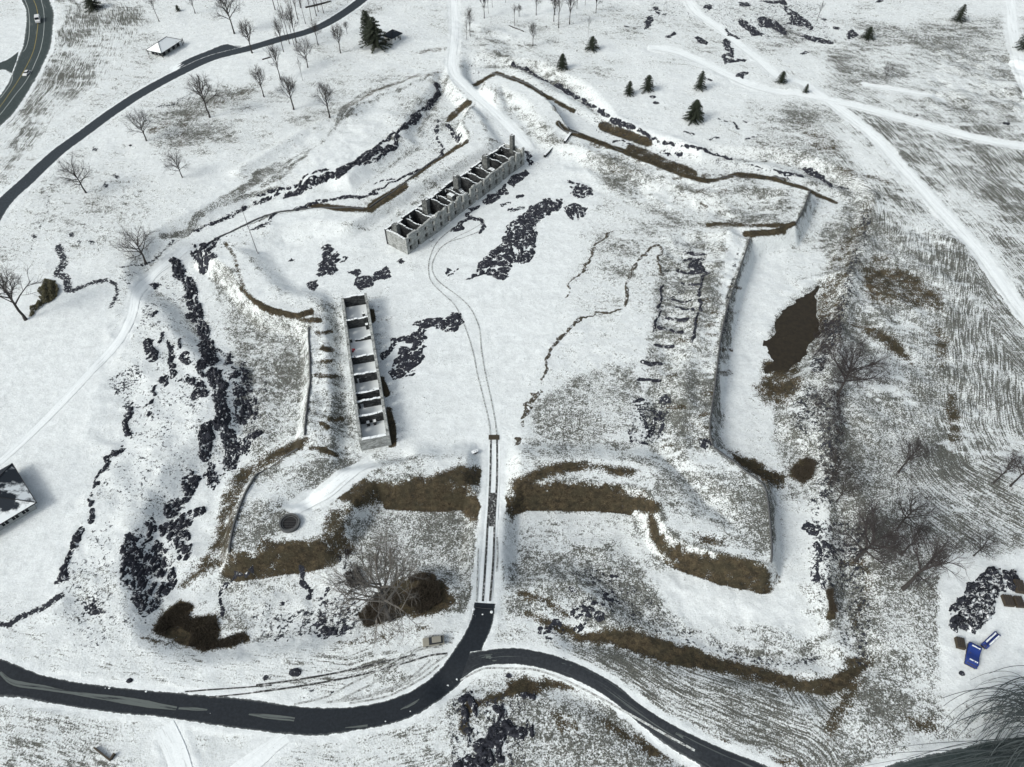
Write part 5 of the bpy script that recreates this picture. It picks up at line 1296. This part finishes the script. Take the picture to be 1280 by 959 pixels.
for a in (((461,52),44,3,'tall dark conifer, left of the pair beside the white cottage',1.15), ((470,60),44,0,'tall dark conifer, right of the pair beside the white cottage',1.3),
          ((739.7,62.5),20,1,'small snowy conifer with spreading arms near the top centre',1.25), ((702.5,86),22,2,'rounded dense conifer left of the snowy little one',1.05),
          ((785.7,118.5),20,0,'small pointed conifer, left of a close pair',1.1), ((809,113.5),23,1,'bushy conifer, right of a close pair',1.05),
          ((874,112),27,0,'pointed conifer on white snow right of the close pair',.95), ((866.5,151),30,2,'largest single conifer on the upper right slope',1.25),
          ((976,103.5),17,1,'dark little conifer beside the crossing of the field paths',1.1), ((1006.5,116),13,1,'tiny dark conifer standing on the field path crossing',.8),
          ((1083.6,49),18,1,'spreading dark conifer beside an outcrop at the top right',1.3), ((1196.6,27),25,0,'dark leaning conifer near the top right corner',1.1),
          ((1279,62),46,2,'dark conifer cut by the right edge beside the snowy track',.8), ((117,11),22,1,'dark conifer at the top edge near the highway',1.6),
          ((223,14),9,1,'tiny dark conifer at the top edge left of a bare tree',1.2)):
    place_conifer(a[0], a[1], a[2], a[3], a[4])

# ------------------------------------------------------------------ thickets: masses of fine stems
def thicket(label, polys, n, hmin, hmax, mat, seed, name='thicket', lean=.5, thick=.035, group=None, cat='thicket'):
    r = random.Random(seed); mb = MB(); pts = []
    pw = [GL(p) for p in polys]
    allp = [q for p in pw for q in p]; x0, x1 = min(p[0] for p in allp), max(p[0] for p in allp); y0, y1 = min(p[1] for p in allp), max(p[1] for p in allp)
    X = np.array([r.uniform(x0, x1) for _ in range(n*8)]); Y = np.array([r.uniform(y0, y1) for _ in range(n*8)])
    ok = np.zeros(len(X), bool)
    for p in pw: ok |= inside(X, Y, p)
    den = fbm(X, Y, 4, 2, seed) > -.35
    X, Y = X[ok & den][:n], Y[ok & den][:n]; Zc = H(X, Y); cx, cy, cz = X.mean(), Y.mean(), Zc.min()
    for x, y, z in zip(X, Y, Zc):
        h = r.uniform(hmin, hmax); a = r.uniform(0, 6.28); l = r.uniform(.1, lean)*h
        for q in range(2):
            a += r.uniform(.8, 2.5)
            p0 = Vector((x-cx, y-cy, z-cz-.1)); p1 = p0+Vector((math.cos(a)*l*.4, math.sin(a)*l*.4, h*.6)); p2 = p0+Vector((math.cos(a)*l*1.2, math.sin(a)*l*1.2, h*.95))
            mb.tube([p0, p1, p2], [thick, thick*.8, thick*.4], 3)
            for w in range(3):
                b = p0.lerp(p1, r.uniform(.4, 1)); mb.tube([b, b+Vector((r.uniform(-.5, .5), r.uniform(-.5, .5), r.uniform(.1, .5)))*h*.5], [thick*.6, thick*.3], 3)
    o = mb.build(name, M[mat]); o.location = (cx, cy, cz); return tag(o, label, cat, group)
thicket('brown heart shaped thicket at the lower left by the road bend', [T('a3', 850,180, 900,200, 890,262, 1010,250, 1030,310, 1020,365, 1140,330, 1165,360, 1100,390, 960,410, 860,385, 720,320, 760,250, 820,205)], 2600, .5, 1.2, 'twig_brown', 1)
thicket('dark brown thicket under the big pale tree beside the gate road', [T('b3', 480,250, 560,160, 640,90, 740,60, 830,50, 860,110, 870,180, 800,230, 700,250, 620,270, 520,300)], 3400, .8, 2.2, 'twig_brown', 2)
thicket('purplish brush strip along the east ditch beside the pond', [T('d1', 300,620, 360,480, 420,560, 420,720, 370,800, 300,860, 270,800), T('d2', 260,60, 340,20, 430,60, 440,260, 400,460, 340,480, 330,300, 300,150)], 800, .8, 2.0, 'twig_purple', 3)
thicket('dark bushy clump left of the east ditch brush', [T('d2', 180,400, 250,350, 300,370, 280,440, 230,470, 195,440)], 500, .8, 2.0, 'twig_brown', 4)
thicket('purplish brush among the trees of the right hand scrub', [T('d2', 650,250, 820,280, 860,700, 760,959, 560,900, 440,820, 460,600, 560,560, 640,640)], 300, .5, 1.3, 'twig_purple', 5)
thicket('small dark clump low in the east ditch above the brown bank', [T('d3', 345,125, 382,130, 375,180, 400,215, 390,268, 345,270, 362,210, 350,160)], 260, .8, 1.8, 'twig_brown', 6)
thicket('bare brush at the left edge of the brown thicket under the pale tree', [T('b2', 370,800, 440,780, 500,900, 540,959, 440,959)], 500, .6, 1.6, 'twig_purple', 7)
thicket('reeds standing in the dark pond by the east ditch', [T('d1', 110,600, 170,540, 270,470, 320,440, 330,600, 290,700, 240,800, 120,800)], 500, .3, .7, 'twig_brown', 8, 'reeds', .5, .03, cat='reeds')
# olive bush
def leafy(label, poly, n, h, seed, name='evergreen_bush'):
    r = random.Random(seed); pw = GL(poly); mb = MB(); xs = [p[0] for p in pw]; ys = [p[1] for p in pw]
    X = np.array([r.uniform(min(xs), max(xs)) for _ in range(n*3)]); Y = np.array([r.uniform(min(ys), max(ys)) for _ in range(n*3)])
    k = inside(X, Y, pw) & (dist_line(X, Y, pw, True) > .9+1.4*fbm(X, Y, 1.8, 3, seed)); d = dist_line(X, Y, pw, True); X, Y, d = X[k][:n], Y[k][:n], d[k][:n]; zt = H(X, Y); cx, cy, cz = X.mean(), Y.mean(), zt.min()
    for x, y, z, e in zip(X, Y, zt, d):
        zz = z-cz+h*min(1, (e+.2)/3.2)**.7*(.75+.5*math.sin(x*1.7)*math.sin(y*1.3+x))*r.uniform(.45, 1.0); a = r.uniform(0, 6.28); w = r.uniform(.12, .28)
        mb.add([(x-cx-math.cos(a)*w, y-cy-math.sin(a)*w, zz), (x-cx+math.cos(a)*w, y-cy+math.sin(a)*w, zz+r.uniform(-.1, .2)), (x-cx-math.sin(a)*w*.8, y-cy+math.cos(a)*w*.8, zz+r.uniform(-.2, .2))], [(0, 1, 2)])
    for q in range(24):
        i = r.randrange(len(X)); mb.tube([(X[i]-cx, Y[i]-cy, zt[i]-cz-.1), (X[i]-cx+.2, Y[i]-cy+.1, zt[i]-cz+h*.7)], [.06, .03], 3)
    o = mb.build(name, M['olive']); o.location = (cx, cy, cz); tag(o, label, 'bush')
leafy('olive green bush with a long tail at the left edge', T('a1', 170,450, 215,405, 260,415, 300,440, 290,490, 240,520, 190,555, 150,590, 120,600, 130,550, 175,510), 8000, 1.7, 1)
leafy('small olive shrub tucked between the conifer and the white cottage', T('b0', 575,205, 600,175, 625,190, 620,208, 590,220), 900, 1.2, 2)
# the pond
pw = [tuple(p) for p in POND]; zp = -3.52; _c = np.mean(pw, axis=0); pw = [tuple(_c+(np.array(p)-_c)*1.18) for p in pw]
zc_ = np.mean([p[0] for p in pw]), np.mean([p[1] for p in pw])
pond = mesh_obj('water', [(*zc_, zp)]+[(*p, zp) for p in pw], [(0, i+1, (i+1) % len(pw)+1) for i in range(len(pw))], M['water']); tag(pond, kind='structure')

# the tree at the lower right corner whose long limbs arch over the road
def arch_tree():
    x, y, z = G(1300, 915); e = empty('willow_tree', (x, y, z)); tag(e, 'big dark tree with long arching drooping strands in the lower right corner', 'tree')
    r = random.Random(8); MB().tube([(0,0,-.5), (.2,0,3), (0,.2,6.5), (-.2,.3,9)], [.6,.45,.35,.2], 8).build('trunk', M['bark'], e)
    c = MB()
    for i in range(150):
        z0 = r.uniform(3, 8); n_ = 12; g_ = i % 10
        if g_ < 6: a = r.uniform(125, 170); tn = r.uniform(50, 115); reach = r.uniform(8, 19); ox, oy = r.uniform(-5, 2), r.uniform(-6, 5)
        elif g_ < 8: a = r.uniform(75, 115); tn = r.uniform(80, 165); reach = r.uniform(6, 11); ox, oy = r.uniform(-4, 1), r.uniform(0, 7)
        else: a = r.uniform(172, 190); tn = r.uniform(5, 28); reach = r.uniform(18, 42); ox, oy = r.uniform(-4, 1), r.uniform(-7, -2); z0 = r.uniform(2, 4.5)
        a = math.radians(a); tn = math.radians(tn); p_ = Vector((ox, oy, z0)); pts = [p_.copy()]
        for k in range(n_):
            t = (k+1)/n_; aa = a+tn*t; p_ = p_+Vector((math.cos(aa), math.sin(aa), 0))*reach/n_; q_z = z0+2.2*math.sin(min(t*1.6, 1)*1.57)-(z0+1.6)*t**2.4
            p_.z = max(.25, q_z); pts.append(p_.copy())
        rd = r.uniform(.07, .13); c.tube(pts, [rd*(1-.55*k/n_) for k in range(n_+1)], 4)
    c.build('crown', M['strand'], e)
arch_tree()

# ------------------------------------------------------------------ vehicles
def car(base, head_px, L, Wd, Hh, paint_, label, cat, kind='sedan', z_add=.04):
    x, y, z = G(*base); hx, hy, _ = G(*head_px); an = math.atan2(hy-y, hx-x)
    e = empty('parked_car' if cat == 'car' and kind == 'suv' else ('van' if kind == 'van' else 'car'), (x, y, z+z_add), an); tag(e, label, cat)
    if kind == 'van': prof = [(-.5,.35), (-.5,.92), (-.46,1.0), (.22,1.0), (.34,.62), (.48,.52), (.5,.3)]
    elif kind == 'suv': prof = [(-.5,.35), (-.5,.62), (-.30,.64), (.10,.64), (.28,.60), (.46,.54), (.5,.3)]
    else: prof = [(-.5,.35), (-.49,.62), (-.36,.66), (.20,.64), (.44,.56), (.5,.4)]
    b = MB(); w = Wd/2; vs = []
    pts = [(-.5,.18)]+prof+[(.5,.18)]
    for s in (-1, 1):
        for px_, pz in pts: vs.append((px_*L, s*w*(1-.12*max(0, pz-.6)), pz*Hh))
    n = len(pts); fs = [tuple(range(n)), tuple(range(2*n-1, n-1, -1))]+[(i, i+n, (i+1) % n+n, (i+1) % n) for i in range(n)]
    b.add(vs, fs); body = b.build('body', M[paint_], e)
    if kind != 'van':
        c = MB(); x0, x1, y0, y1 = (-.40, .20, -.28, .06) if kind == 'sedan' else (-.44, .20, -.36, .04)
        t, bt = Hh*.985, Hh*.63
        vs = [(x0*L,-w*.9,bt), (x1*L,-w*.9,bt), (x1*L,w*.9,bt), (x0*L,w*.9,bt), (y0*L,-w*.72,t), (y1*L,-w*.72,t), (y1*L,w*.72,t), (y0*L,w*.72,t)]
        c.add(vs, [(0,1,5,4), (1,2,6,5), (2,3,7,6), (3,0,4,7)]); c.build('window', M['glass'], e)
        MB().add([(y0*L-.05,-w*.74,t-.02), (y1*L+.05,-w*.74,t-.02), (y1*L+.05,w*.74,t-.02), (y0*L-.05,w*.74,t-.02), (y0*L,-w*.70,t+.04), (y1*L,-w*.70,t+.04), (y1*L,w*.70,t+.04), (y0*L,w*.70,t+.04)],
                 [(0,1,5,4), (1,2,6,5), (2,3,7,6), (3,0,4,7), (4,5,6,7)]).build('roof', M[paint_], e)
    else:
        MB().add([(.225*L,-w*.86,.985*Hh), (.335*L,-w*.86,.65*Hh), (.335*L,w*.86,.65*Hh), (.225*L,w*.86,.985*Hh)], [(0,1,2,3)]).build('windscreen', M['glass'], e).location = (.02, 0, .02)
    for sx in (-.30, .31):
        for sy in (-1, 1):
            wm = MB().tube([(sx*L, sy*(w-.20), .33), (sx*L, sy*(w+.02), .33)], .33, 12); wh = wm.build('wheel', M['tyre'], e)
            MB().tube([(sx*L, sy*(w+.02), .33), (sx*L, sy*(w+.03), .33)], .19, 10).build('rim', M['metal'], wh)
    for sy in (-.7, .7):
        MB().box(.495*L, .505*L, sy*w-.16, sy*w+.16, .38*Hh, .47*Hh).build('headlight', M['white_wall'], e)
        MB().box(-.506*L, -.497*L, sy*w-.14, sy*w+.14, .42*Hh, .52*Hh).build('tail_light', M['red'], e)
    return e
car((542,803), (520,806.5), 4.9, 1.9, 1.55, 'paint_tan', 'tan car with dark windows parked on the snow beside the road bend', 'car', 'suv')
car((34,93), (20,108), 4.6, 1.9, 1.45, 'paint_white', 'white car with dark glass driving on the highway', 'car', 'sedan')
car((48.5,27), (48,45), 6.4, 2.3, 2.6, 'paint_white', 'white van driving on the highway near the top edge', 'van', 'van')

# ------------------------------------------------------------------ painted lines on the highway
def thin(name, pts_px, half, mat, lift, conv=None, kind='structure'):
    a, b = edges_from_centre(wl_(pts_px), half); return ribbon(name, a, b, M[mat], lift, 1, kind)
Zz = lambda *xy: [(xy[i]/5.99, xy[i+1]/5.99) for i in range(0, len(xy), 2)]
thin('road_marking', Zz(300,-100, 310,0, 330,100, 325,250, 290,400, 200,590, 100,720, 0,850, -100,960), .12, 'line_white', .05)
thin('road_marking', Zz(235,-80, 253,0, 275,60, 285,150, 272,270, 240,400, 150,570, 0,790, -100,910), .12, 'line_yellow', .05)
thin('road_marking', Zz(170,-60, 187,0, 215,80, 220,200, 212,290, 190,360, 170,385), .12, 'line_white', .05)
thin('road_marking', Zz(50,525, 88,570, 70,630, 0,730), .12, 'line_white', .05)
def slush(pts, hw):
    a, b = edges_from_centre(wl_(pts), hw); ribbon('road_slush', a, b, M['slush'], .05, 2)
slush(T('a3', 0,515, 60,562, 200,585, 350,612, 500,632, 620,650, 720,668, 830,684), [.4, .8, .6, .35, .6, .9, .8, .5])
slush(T('a3', 840,684, 900,686, 975,690), [.3, .5, .2]); slush(T('a3', 1170,712, 1260,722, 1370,732, 1385,735), [.2, .6, .6, .5])
slush(T('b3', 680,690, 730,668, 768,640), [.1, .5, .1]); slush(T('b3', 1060,445, 1100,440, 1133,455), [.1, .9, 1.1])
slush(T('b3', 420,775, 480,770, 525,765), [.1, .3, .3])
slush(T('c3', 235,470, 280,480), [1.4, .8]); slush(T('c3', 770,800, 810,822), [.3, .5])
# tyre tracks
tm, nt_, b_ = nmat('tyre_track_slush'); q_ = NT(nt_); p_ = q_.pos()
q_.L(q_.mix(q_.step(q_.noise(p_, 1.6, 5, .7), .36, .60), (.13, .13, .125), (.50, .53, .53)), b_.inputs['Base Color']); M['track'] = tm
tm, nt_, b_ = nmat('dark_tyre_track'); q_ = NT(nt_); p_ = q_.pos()
q_.L(q_.mix(q_.step(q_.noise(p_, 1.4, 5, .7), .48, .66), (.035, .036, .036), (.40, .41, .41)), b_.inputs['Base Color']); M['track_dark'] = tm
GZ = lambda *xy: [(580+xy[i]/3.69, 520+xy[i+1]/3.69) for i in range(0, len(xy), 2)]
thin('vehicle_track', GZ(87,855, 95,740, 103,620, 108,520, 116,400, 122,250, 124,105), .28, 'track_dark', .06)
thin('vehicle_track', GZ(120,855, 133,700, 138,600, 142,460, 151,320, 153,220, 152,105), .28, 'track_dark', .064)
thin('vehicle_track', GZ(129,510, 130,440, 132,355), .75, 'track_dark', .058)
thin('vehicle_track', GZ(150,720, 156,640, 152,560), .22, 'track', .066)
thin('vehicle_track', GZ(58,855, 62,740, 66,610), .18, 'track', .06)
up = lambda dx, *xy: [(x+dx, y) for x, y in GZ(124+dx*0,105, 115,0)]+T('b1', *xy)
thin('vehicle_track', GZ(124,100, 112,10)+T('b1', 1062,940, 1040,850, 1020,750, 985,640, 940,540, 880,480, 830,430, 812,380, 818,310, 850,240, 900,190, 925,175), .20, 'track', .07)
thin('vehicle_track', GZ(152,100, 142,10)+T('b1', 1098,940, 1078,850, 1060,740, 1050,640, 1010,550, 950,490, 880,440, 842,400, 828,350, 850,290, 900,240, 990,210, 1060,180, 1075,150, 1050,120), .20, 'track', .074)
thin('vehicle_track', T('b1', 860,270, 930,220, 1010,180, 1060,150), .14, 'track', .078)
for k, xy in enumerate(((0,608, 200,580, 400,545, 560,508, 700,470, 820,435, 900,425), (0,575, 200,548, 400,512, 560,475, 690,445, 750,432), (400,640, 540,570, 640,500, 720,440, 780,405, 880,392),
                        (180,665, 340,625, 460,560, 580,500, 700,430, 780,392), (370,650, 520,625, 640,585, 740,530, 820,455), (330,655, 480,640, 620,600, 740,550, 830,480, 900,430), (790,350, 860,340, 930,355), (800,382, 870,370, 925,375), (440,660, 600,632, 700,590, 800,530, 860,480))):
    thin('vehicle_track', T('b3', *xy), .22, 'track' if k not in (0, 1) else 'track_dark', .05+.003*k)
for xy in ((870,605, 1000,595, 1279,575), (980,632, 1100,620, 1279,600)):
    thin('vehicle_track', T('a3', *xy), .16, 'track_dark', .05)
thin('vehicle_track', T('b3', 960,545, 1040,505, 1100,490, 1279,492), .2, 'track', .05)
thin('vehicle_track', T('c3', 0,490, 120,500, 250,545, 400,620, 560,710, 700,790, 860,880), .22, 'track', .055)

# ------------------------------------------------------------------ well, flagpole, gate furniture
wx_, wy_, wz_ = G(362.5, 655); wz_ += .32
e = empty('stone_well', (wx_, wy_, wz_)); tag(e, 'round stone well with a dark mouth on the lower left bastion', 'well')
def ring(r0, r1, z0, z1, n=36):
    b = MB(); 
    for i in range(n):
        a, c = 2*PI*i/n, 2*PI*(i+1)/n; v = []
        for an in (a, c):
            for r_, z_ in ((r0, z0), (r1, z0), (r1, z1), (r0, z1)): v.append((math.cos(an)*r_, math.sin(an)*r_, z_))
        b.add(v, [(1,5,6,2), (2,6,7,3), (3,7,4,0)])
    return b
ring(2.15, 2.6, -.5, .55).build('kerb', M['stone_bare'], e)
ring(1.75, 1.95, -.5, .25).build('inner_kerb', M['stone_bare'], e)
dk = MB(); dk.add([(0,0,-.0)]+[(math.cos(2*PI*i/30)*2.2, math.sin(2*PI*i/30)*2.2, -.0) for i in range(30)], [(0, i+1, (i+1) % 30+1) for i in range(30)]); dk.build('shaft_shade', M['tyre'], e)  # black disc painted as the shade down the shaft, under the bars
g = MB()
for k in range(-4, 5): w_ = math.sqrt(max(0, 2.1**2-(k*.45)**2)); g.box(-w_, w_, k*.45-.03, k*.45+.03, .02, .07)
g.build('grate_bars', M['metal'], e)
x, y, z = G(322, 316.5); h = pxh(x, y, z, 55)
e = empty('flagpole', (x, y, z)); tag(e, 'tall thin bare flagpole inside the left bastion', 'flagpole')
MB().tube([(0,0,-.3), (0,0,h*.6), (0,0,h)], [.13,.10,.05], 8).build('pole', M['metal'], e); MB().box(-.35,.35,-.35,.35,-.2,.2).build('base', M['stone_dark_shaded'], e)
MB().tube([(0,0,h), (0,0,h+.18)], [.10,.10], 8).build('finial', M['metal'], e)
x, y, z = G(617.5, 547); e = MB()
for k in range(7): e.box(-1.5, 1.5, -.8+k*.24, -.8+k*.24+.14, .04, .22)
o = e.build('timber_threshold', M['wood']); o.location = (x, y, z); tag(o, 'dark timber threshold laid across the drive at the parade entrance', 'threshold')
x, y, z = G(593.5, 566); e = MB().box(-.9,.3,-.5,.5,0,.7).box(.15,1.0,-.3,.6,0,.4)
o = e.build('boulder', M['wood_snow']); o.location = (x, y, z-.05); o.rotation_euler = (0,0,.5); tag(o, 'small dark block capped with snow left of the drive at the parade entrance', 'stone')
def bollard(u, v, lb, cap=True, h=.9):
    x, y, z = G(u, v); e = empty('bollard', (x, y, z)); tag(e, lb, 'bollard'); MB().tube([(0,0,-.2), (0,0,h)], .16, 8).build('post', M['wood'], e)
    if cap: MB().tube([(0,0,h), (0,0,h+.14), (0,0,h+.2)], [.36,.30,.1], 10).build('snow_cap', M['snow'], e)
bollard(592, 763.5, 'left snow capped bollard at the end of the asphalt before the fort drive')
bollard(614.5, 767, 'right snow capped bollard at the end of the asphalt before the fort drive')
x0, y0, z0 = G(592, 760); x1, y1, z1 = G(615, 763); c = MB(); c.tube([(0,0,.7), ((x1-x0)*.5,(y1-y0)*.5,.45), (x1-x0,y1-y0,.7)], .05, 4)
o = c.build('chain', M['metal']); o.location = (x0, y0, z0); tag(o, 'chain hanging between the two snow capped bollards', 'chain')
# tiny clods of snow on the asphalt
rc = random.Random(3); 
for i, (u, v) in enumerate(((591.5,768.5), (594,770.5), (603,768.5), (513,889.5), (560,857), (565,853), (571,849), (482,902), (137,860.5), (132,860.5), (183,864.5), (263,892))):
    x, y, z = G(u, v); w_ = rc.uniform(.2, .5); b = MB(); n = 7
    b.add([(math.cos(k*6.283/n)*w_*rc.uniform(.7, 1.3), math.sin(k*6.283/n)*w_*rc.uniform(.6, 1.0), 0) for k in range(n)]+[(0, 0, w_*.6)], [(k, (k+1) % n, n) for k in range(n)])
    o = b.build('snow_clod', M['snow']); o.location = (x, y, z+.04); tag(o, 'small white clod of snow fallen on the dark asphalt', 'snow clod', 'snow clods on the asphalt')
def beam(name, a, b, w, h, lb, cat, mat='wood', zl=0.0):
    x0, y0, z0 = G(*a); x1, y1, z1 = G(*b); L = math.hypot(x1-x0, y1-y0); m = MB().box(0, L, -w/2, w/2, zl-.1, zl+h)
    o = m.build(name, M[mat]); o.location = (x0, y0, min(z0, z1)+.03); o.rotation_euler = (0, 0, math.atan2(y1-y0, x1-x0)); return tag(o, lb, cat)
beam('timber_rail', (119,935.5), (138.5,951), .3, .8, 'longer arm of the low dark timber fence corner at the bottom left', 'fence')
beam('timber_rail', (139.5,950), (144.5,942.5), .3, .8, 'shorter arm of the low dark timber fence corner at the bottom left', 'fence')
beam('stair_flank', (713,167), (705.5,179.5), .9, 1.2, 'upper of two dark stone stair flanks on the upper right rampart', 'stone wall', 'stone_dark_shaded')
beam('stair_flank', (691,182), (680.5,197), .9, 1.2, 'lower of two dark stone stair flanks on the upper right rampart', 'stone wall', 'stone_dark_shaded')
beam('dark_bar', (382,10), (414,2), .9, .5, 'long low dark bar lying in the grove above the narrow road', 'log', 'bark')  # low dark bar along the dark band in the grove
beam('dark_bar', (328,75), (338,72), .7, .4, 'short dark log on the snow below the narrow road', 'log', 'bark')
beam('dark_bar', (636,32), (655,40), .3, .4, 'thin dark branch lying at the upper track', 'log', 'bark')
beam('boundary_post', (709.5,113), (709.5,112), .3, 2.2, 'dark upright post standing on the upper right rock ledge', 'post', 'bark')
for (u, v), lb in (((820,129),'flat grey boulder below the close pair of conifers'), ((816,121.5),'tiny dark boulder above the flat grey one'), ((690,1),'small dark boulder at the top'), ((163,182),'small dark boulder on the slope left of the leaning tree'),
                   ((369,841),'dark round stone on the snow beside the wheel tracks'), ((162,851),'small dark stone above the asphalt at the lower left'), ((636,845),'tiny dark stone beside the branch road bend'), ((1202,842),'tiny dark stone in the storage yard'), ((1146,145),'small dark boulder beside the second field path'), ((1258,155),'dark oval boulder near the right edge')):
    x, y, z = G(u, v); s_ = 1.5 if 'flat' in lb or 'oval' in lb else (1.3 if 'round' in lb else .7); r_ = random.Random(int(u))
    bm = bmesh.new(); bmesh.ops.create_icosphere(bm, subdivisions=2, radius=1)
    for vv in bm.verts: vv.co *= r_.uniform(.85, 1.12)
    bmesh.ops.scale(bm, vec=(s_, s_*.8, s_*.35), verts=bm.verts); me = bpy.data.meshes.new('boulder'); bm.to_mesh(me); bm.free(); me.materials.append(M['rock'])
    o = bpy.data.objects.new('boulder', me); o.location = (x, y, z+.1); link(o); tag(o, lb, 'boulder')

# ------------------------------------------------------------------ storage yard at the right edge
outcrop('rubble_pile', 'large heap of dark logs and rubble dusted with snow in the storage yard', 'rubble pile',
  [([(1170+x/5.64, 690+y/5.64) for x, y in P(110,440, 200,330, 290,160, 400,120, 520,140, 570,190, 560,280, 470,290, 430,330, 400,420, 340,520, 260,600, 140,560, 115,530)], None)], .7, 2.0, 1.1, .93, 1.5, .05, 1.2, 'rock_snowy', seed=150, s=.2)
outcrop('rubble_pile', 'dark bare rim of logs curving round the snowy heap in the storage yard', 'rubble pile',
  [([(1170+x/5.64, 690+y/5.64) for x, y in P(120,435, 200,340, 260,230, 310,160, 400,135)], 1.5), ([(1170+x/5.64, 690+y/5.64) for x, y in P(400,135, 460,160, 540,170, 560,230)], 3.2), ([(1170+x/5.64, 690+y/5.64) for x, y in P(120,540, 180,470)], 1.8)], .7, 1.6, .9, .92, 1.6, .05, .6, seed=151)
def stack(name, corners, h, lb, cat, tarp=None, layers=3, mat='wood'):
    p = [G(1170+x/5.64, 690+y/5.64) for x, y in corners]; z = min(q[2] for q in p)
    a = Vector(p[0][:2]); b = Vector(p[1][:2]); d = Vector(p[3][:2]); u = b-a; L = u.length; an = math.atan2(u.y, u.x); D = abs((d-a).dot(Vector((-math.sin(an), math.cos(an)))))
    sg = 1 if (d-a).dot(Vector((-math.sin(an), math.cos(an)))) > 0 else -1
    e = empty(name, (a.x, a.y, z), an); tag(e, lb, cat)
    y0, y1 = (0, D) if sg > 0 else (-D, 0)
    bd = MB(); n = 6
    for l in range(layers):
        for k in range(n):
            c0 = y0+(y1-y0)*(k+.08)/n; c1 = y0+(y1-y0)*(k+.92)/n; bd.box(.02*l, L-.03*l, c0, c1, -.1+h*l/layers, h*(l+.86)/layers)
    bd.build('boards', M[mat], e)
    if tarp:
        t = MB(); nx_, ny_ = 14, 12; m = .12
        r_ = random.Random(5); V = []
        for j in range(ny_+1):
            for i in range(nx_+1):
                fx = i/nx_; fy = j/ny_; ed = min(fx, 1-fx, fy, 1-fy)
                zz = h+.12+.22*math.sin(fy*9.4)*1.0+.05*r_.random() if ed > .01 else h*.55
                V.append((-m+fx*(L+2*m), y0-m+fy*(D+2*m), zz))
        t.add(V, [(j*(nx_+1)+i, j*(nx_+1)+i+1, (j+1)*(nx_+1)+i+1, (j+1)*(nx_+1)+i) for j in range(ny_) for i in range(nx_)]); t.build('tarpaulin', M['tarp'], e, True)
        sf = MB(); ym = (y0+y1)/2
        for yy in (y0+D*.16, y0+D*.82): sf.add([(L*.12, yy-.16, h+.36), (L*.85, yy-.20, h+.36), (L*.88, yy+.12, h+.37), (L*.15, yy+.16, h+.37)], [(0, 1, 2, 3)])
        sf.build('highlight_strip', M['snow'], e)  # white strips painted on as the highlights along the tarpaulin ridges
    else:
        bt = MB()
        for k in range(4): bt.box(L*(.08+.23*k), L*(.08+.23*k)+.16, y0+.03, y1-.03, h*.97, h+.10)
        bt.build('batten', M['bark'], e)
stack('covered_stack', P(195,790, 275,830, 310,685, 240,655), 1.5, 'larger stack under a blue tarpaulin beside a brown crate in the yard', 'covered stack', True)
stack('covered_stack', P(345,690, 440,600, 430,570, 330,640), 1.2, 'smaller stack under a blue tarpaulin at the foot of the rubble heap', 'covered stack', True)
stack('wooden_crate', P(140,680, 200,695, 212,630, 155,612), 1.1, 'weathered brown crate left of the larger blue tarpaulin', 'crate')
stack('pallet_stack', P(480,385, 550,392, 540,320, 470,310), 1.0, 'dark pallet stack, leftmost of the three by the rubble heap', 'pallet stack')
stack('pallet_stack', P(565,395, 625,398, 615,330, 550,320), 1.0, 'dark pallet stack, lower right of the three by the rubble heap', 'pallet stack')
stack('pallet_stack', P(560,290, 625,300, 625,220, 565,210), 1.3, 'dark pallet stack, highest of the three by the rubble heap', 'pallet stack')
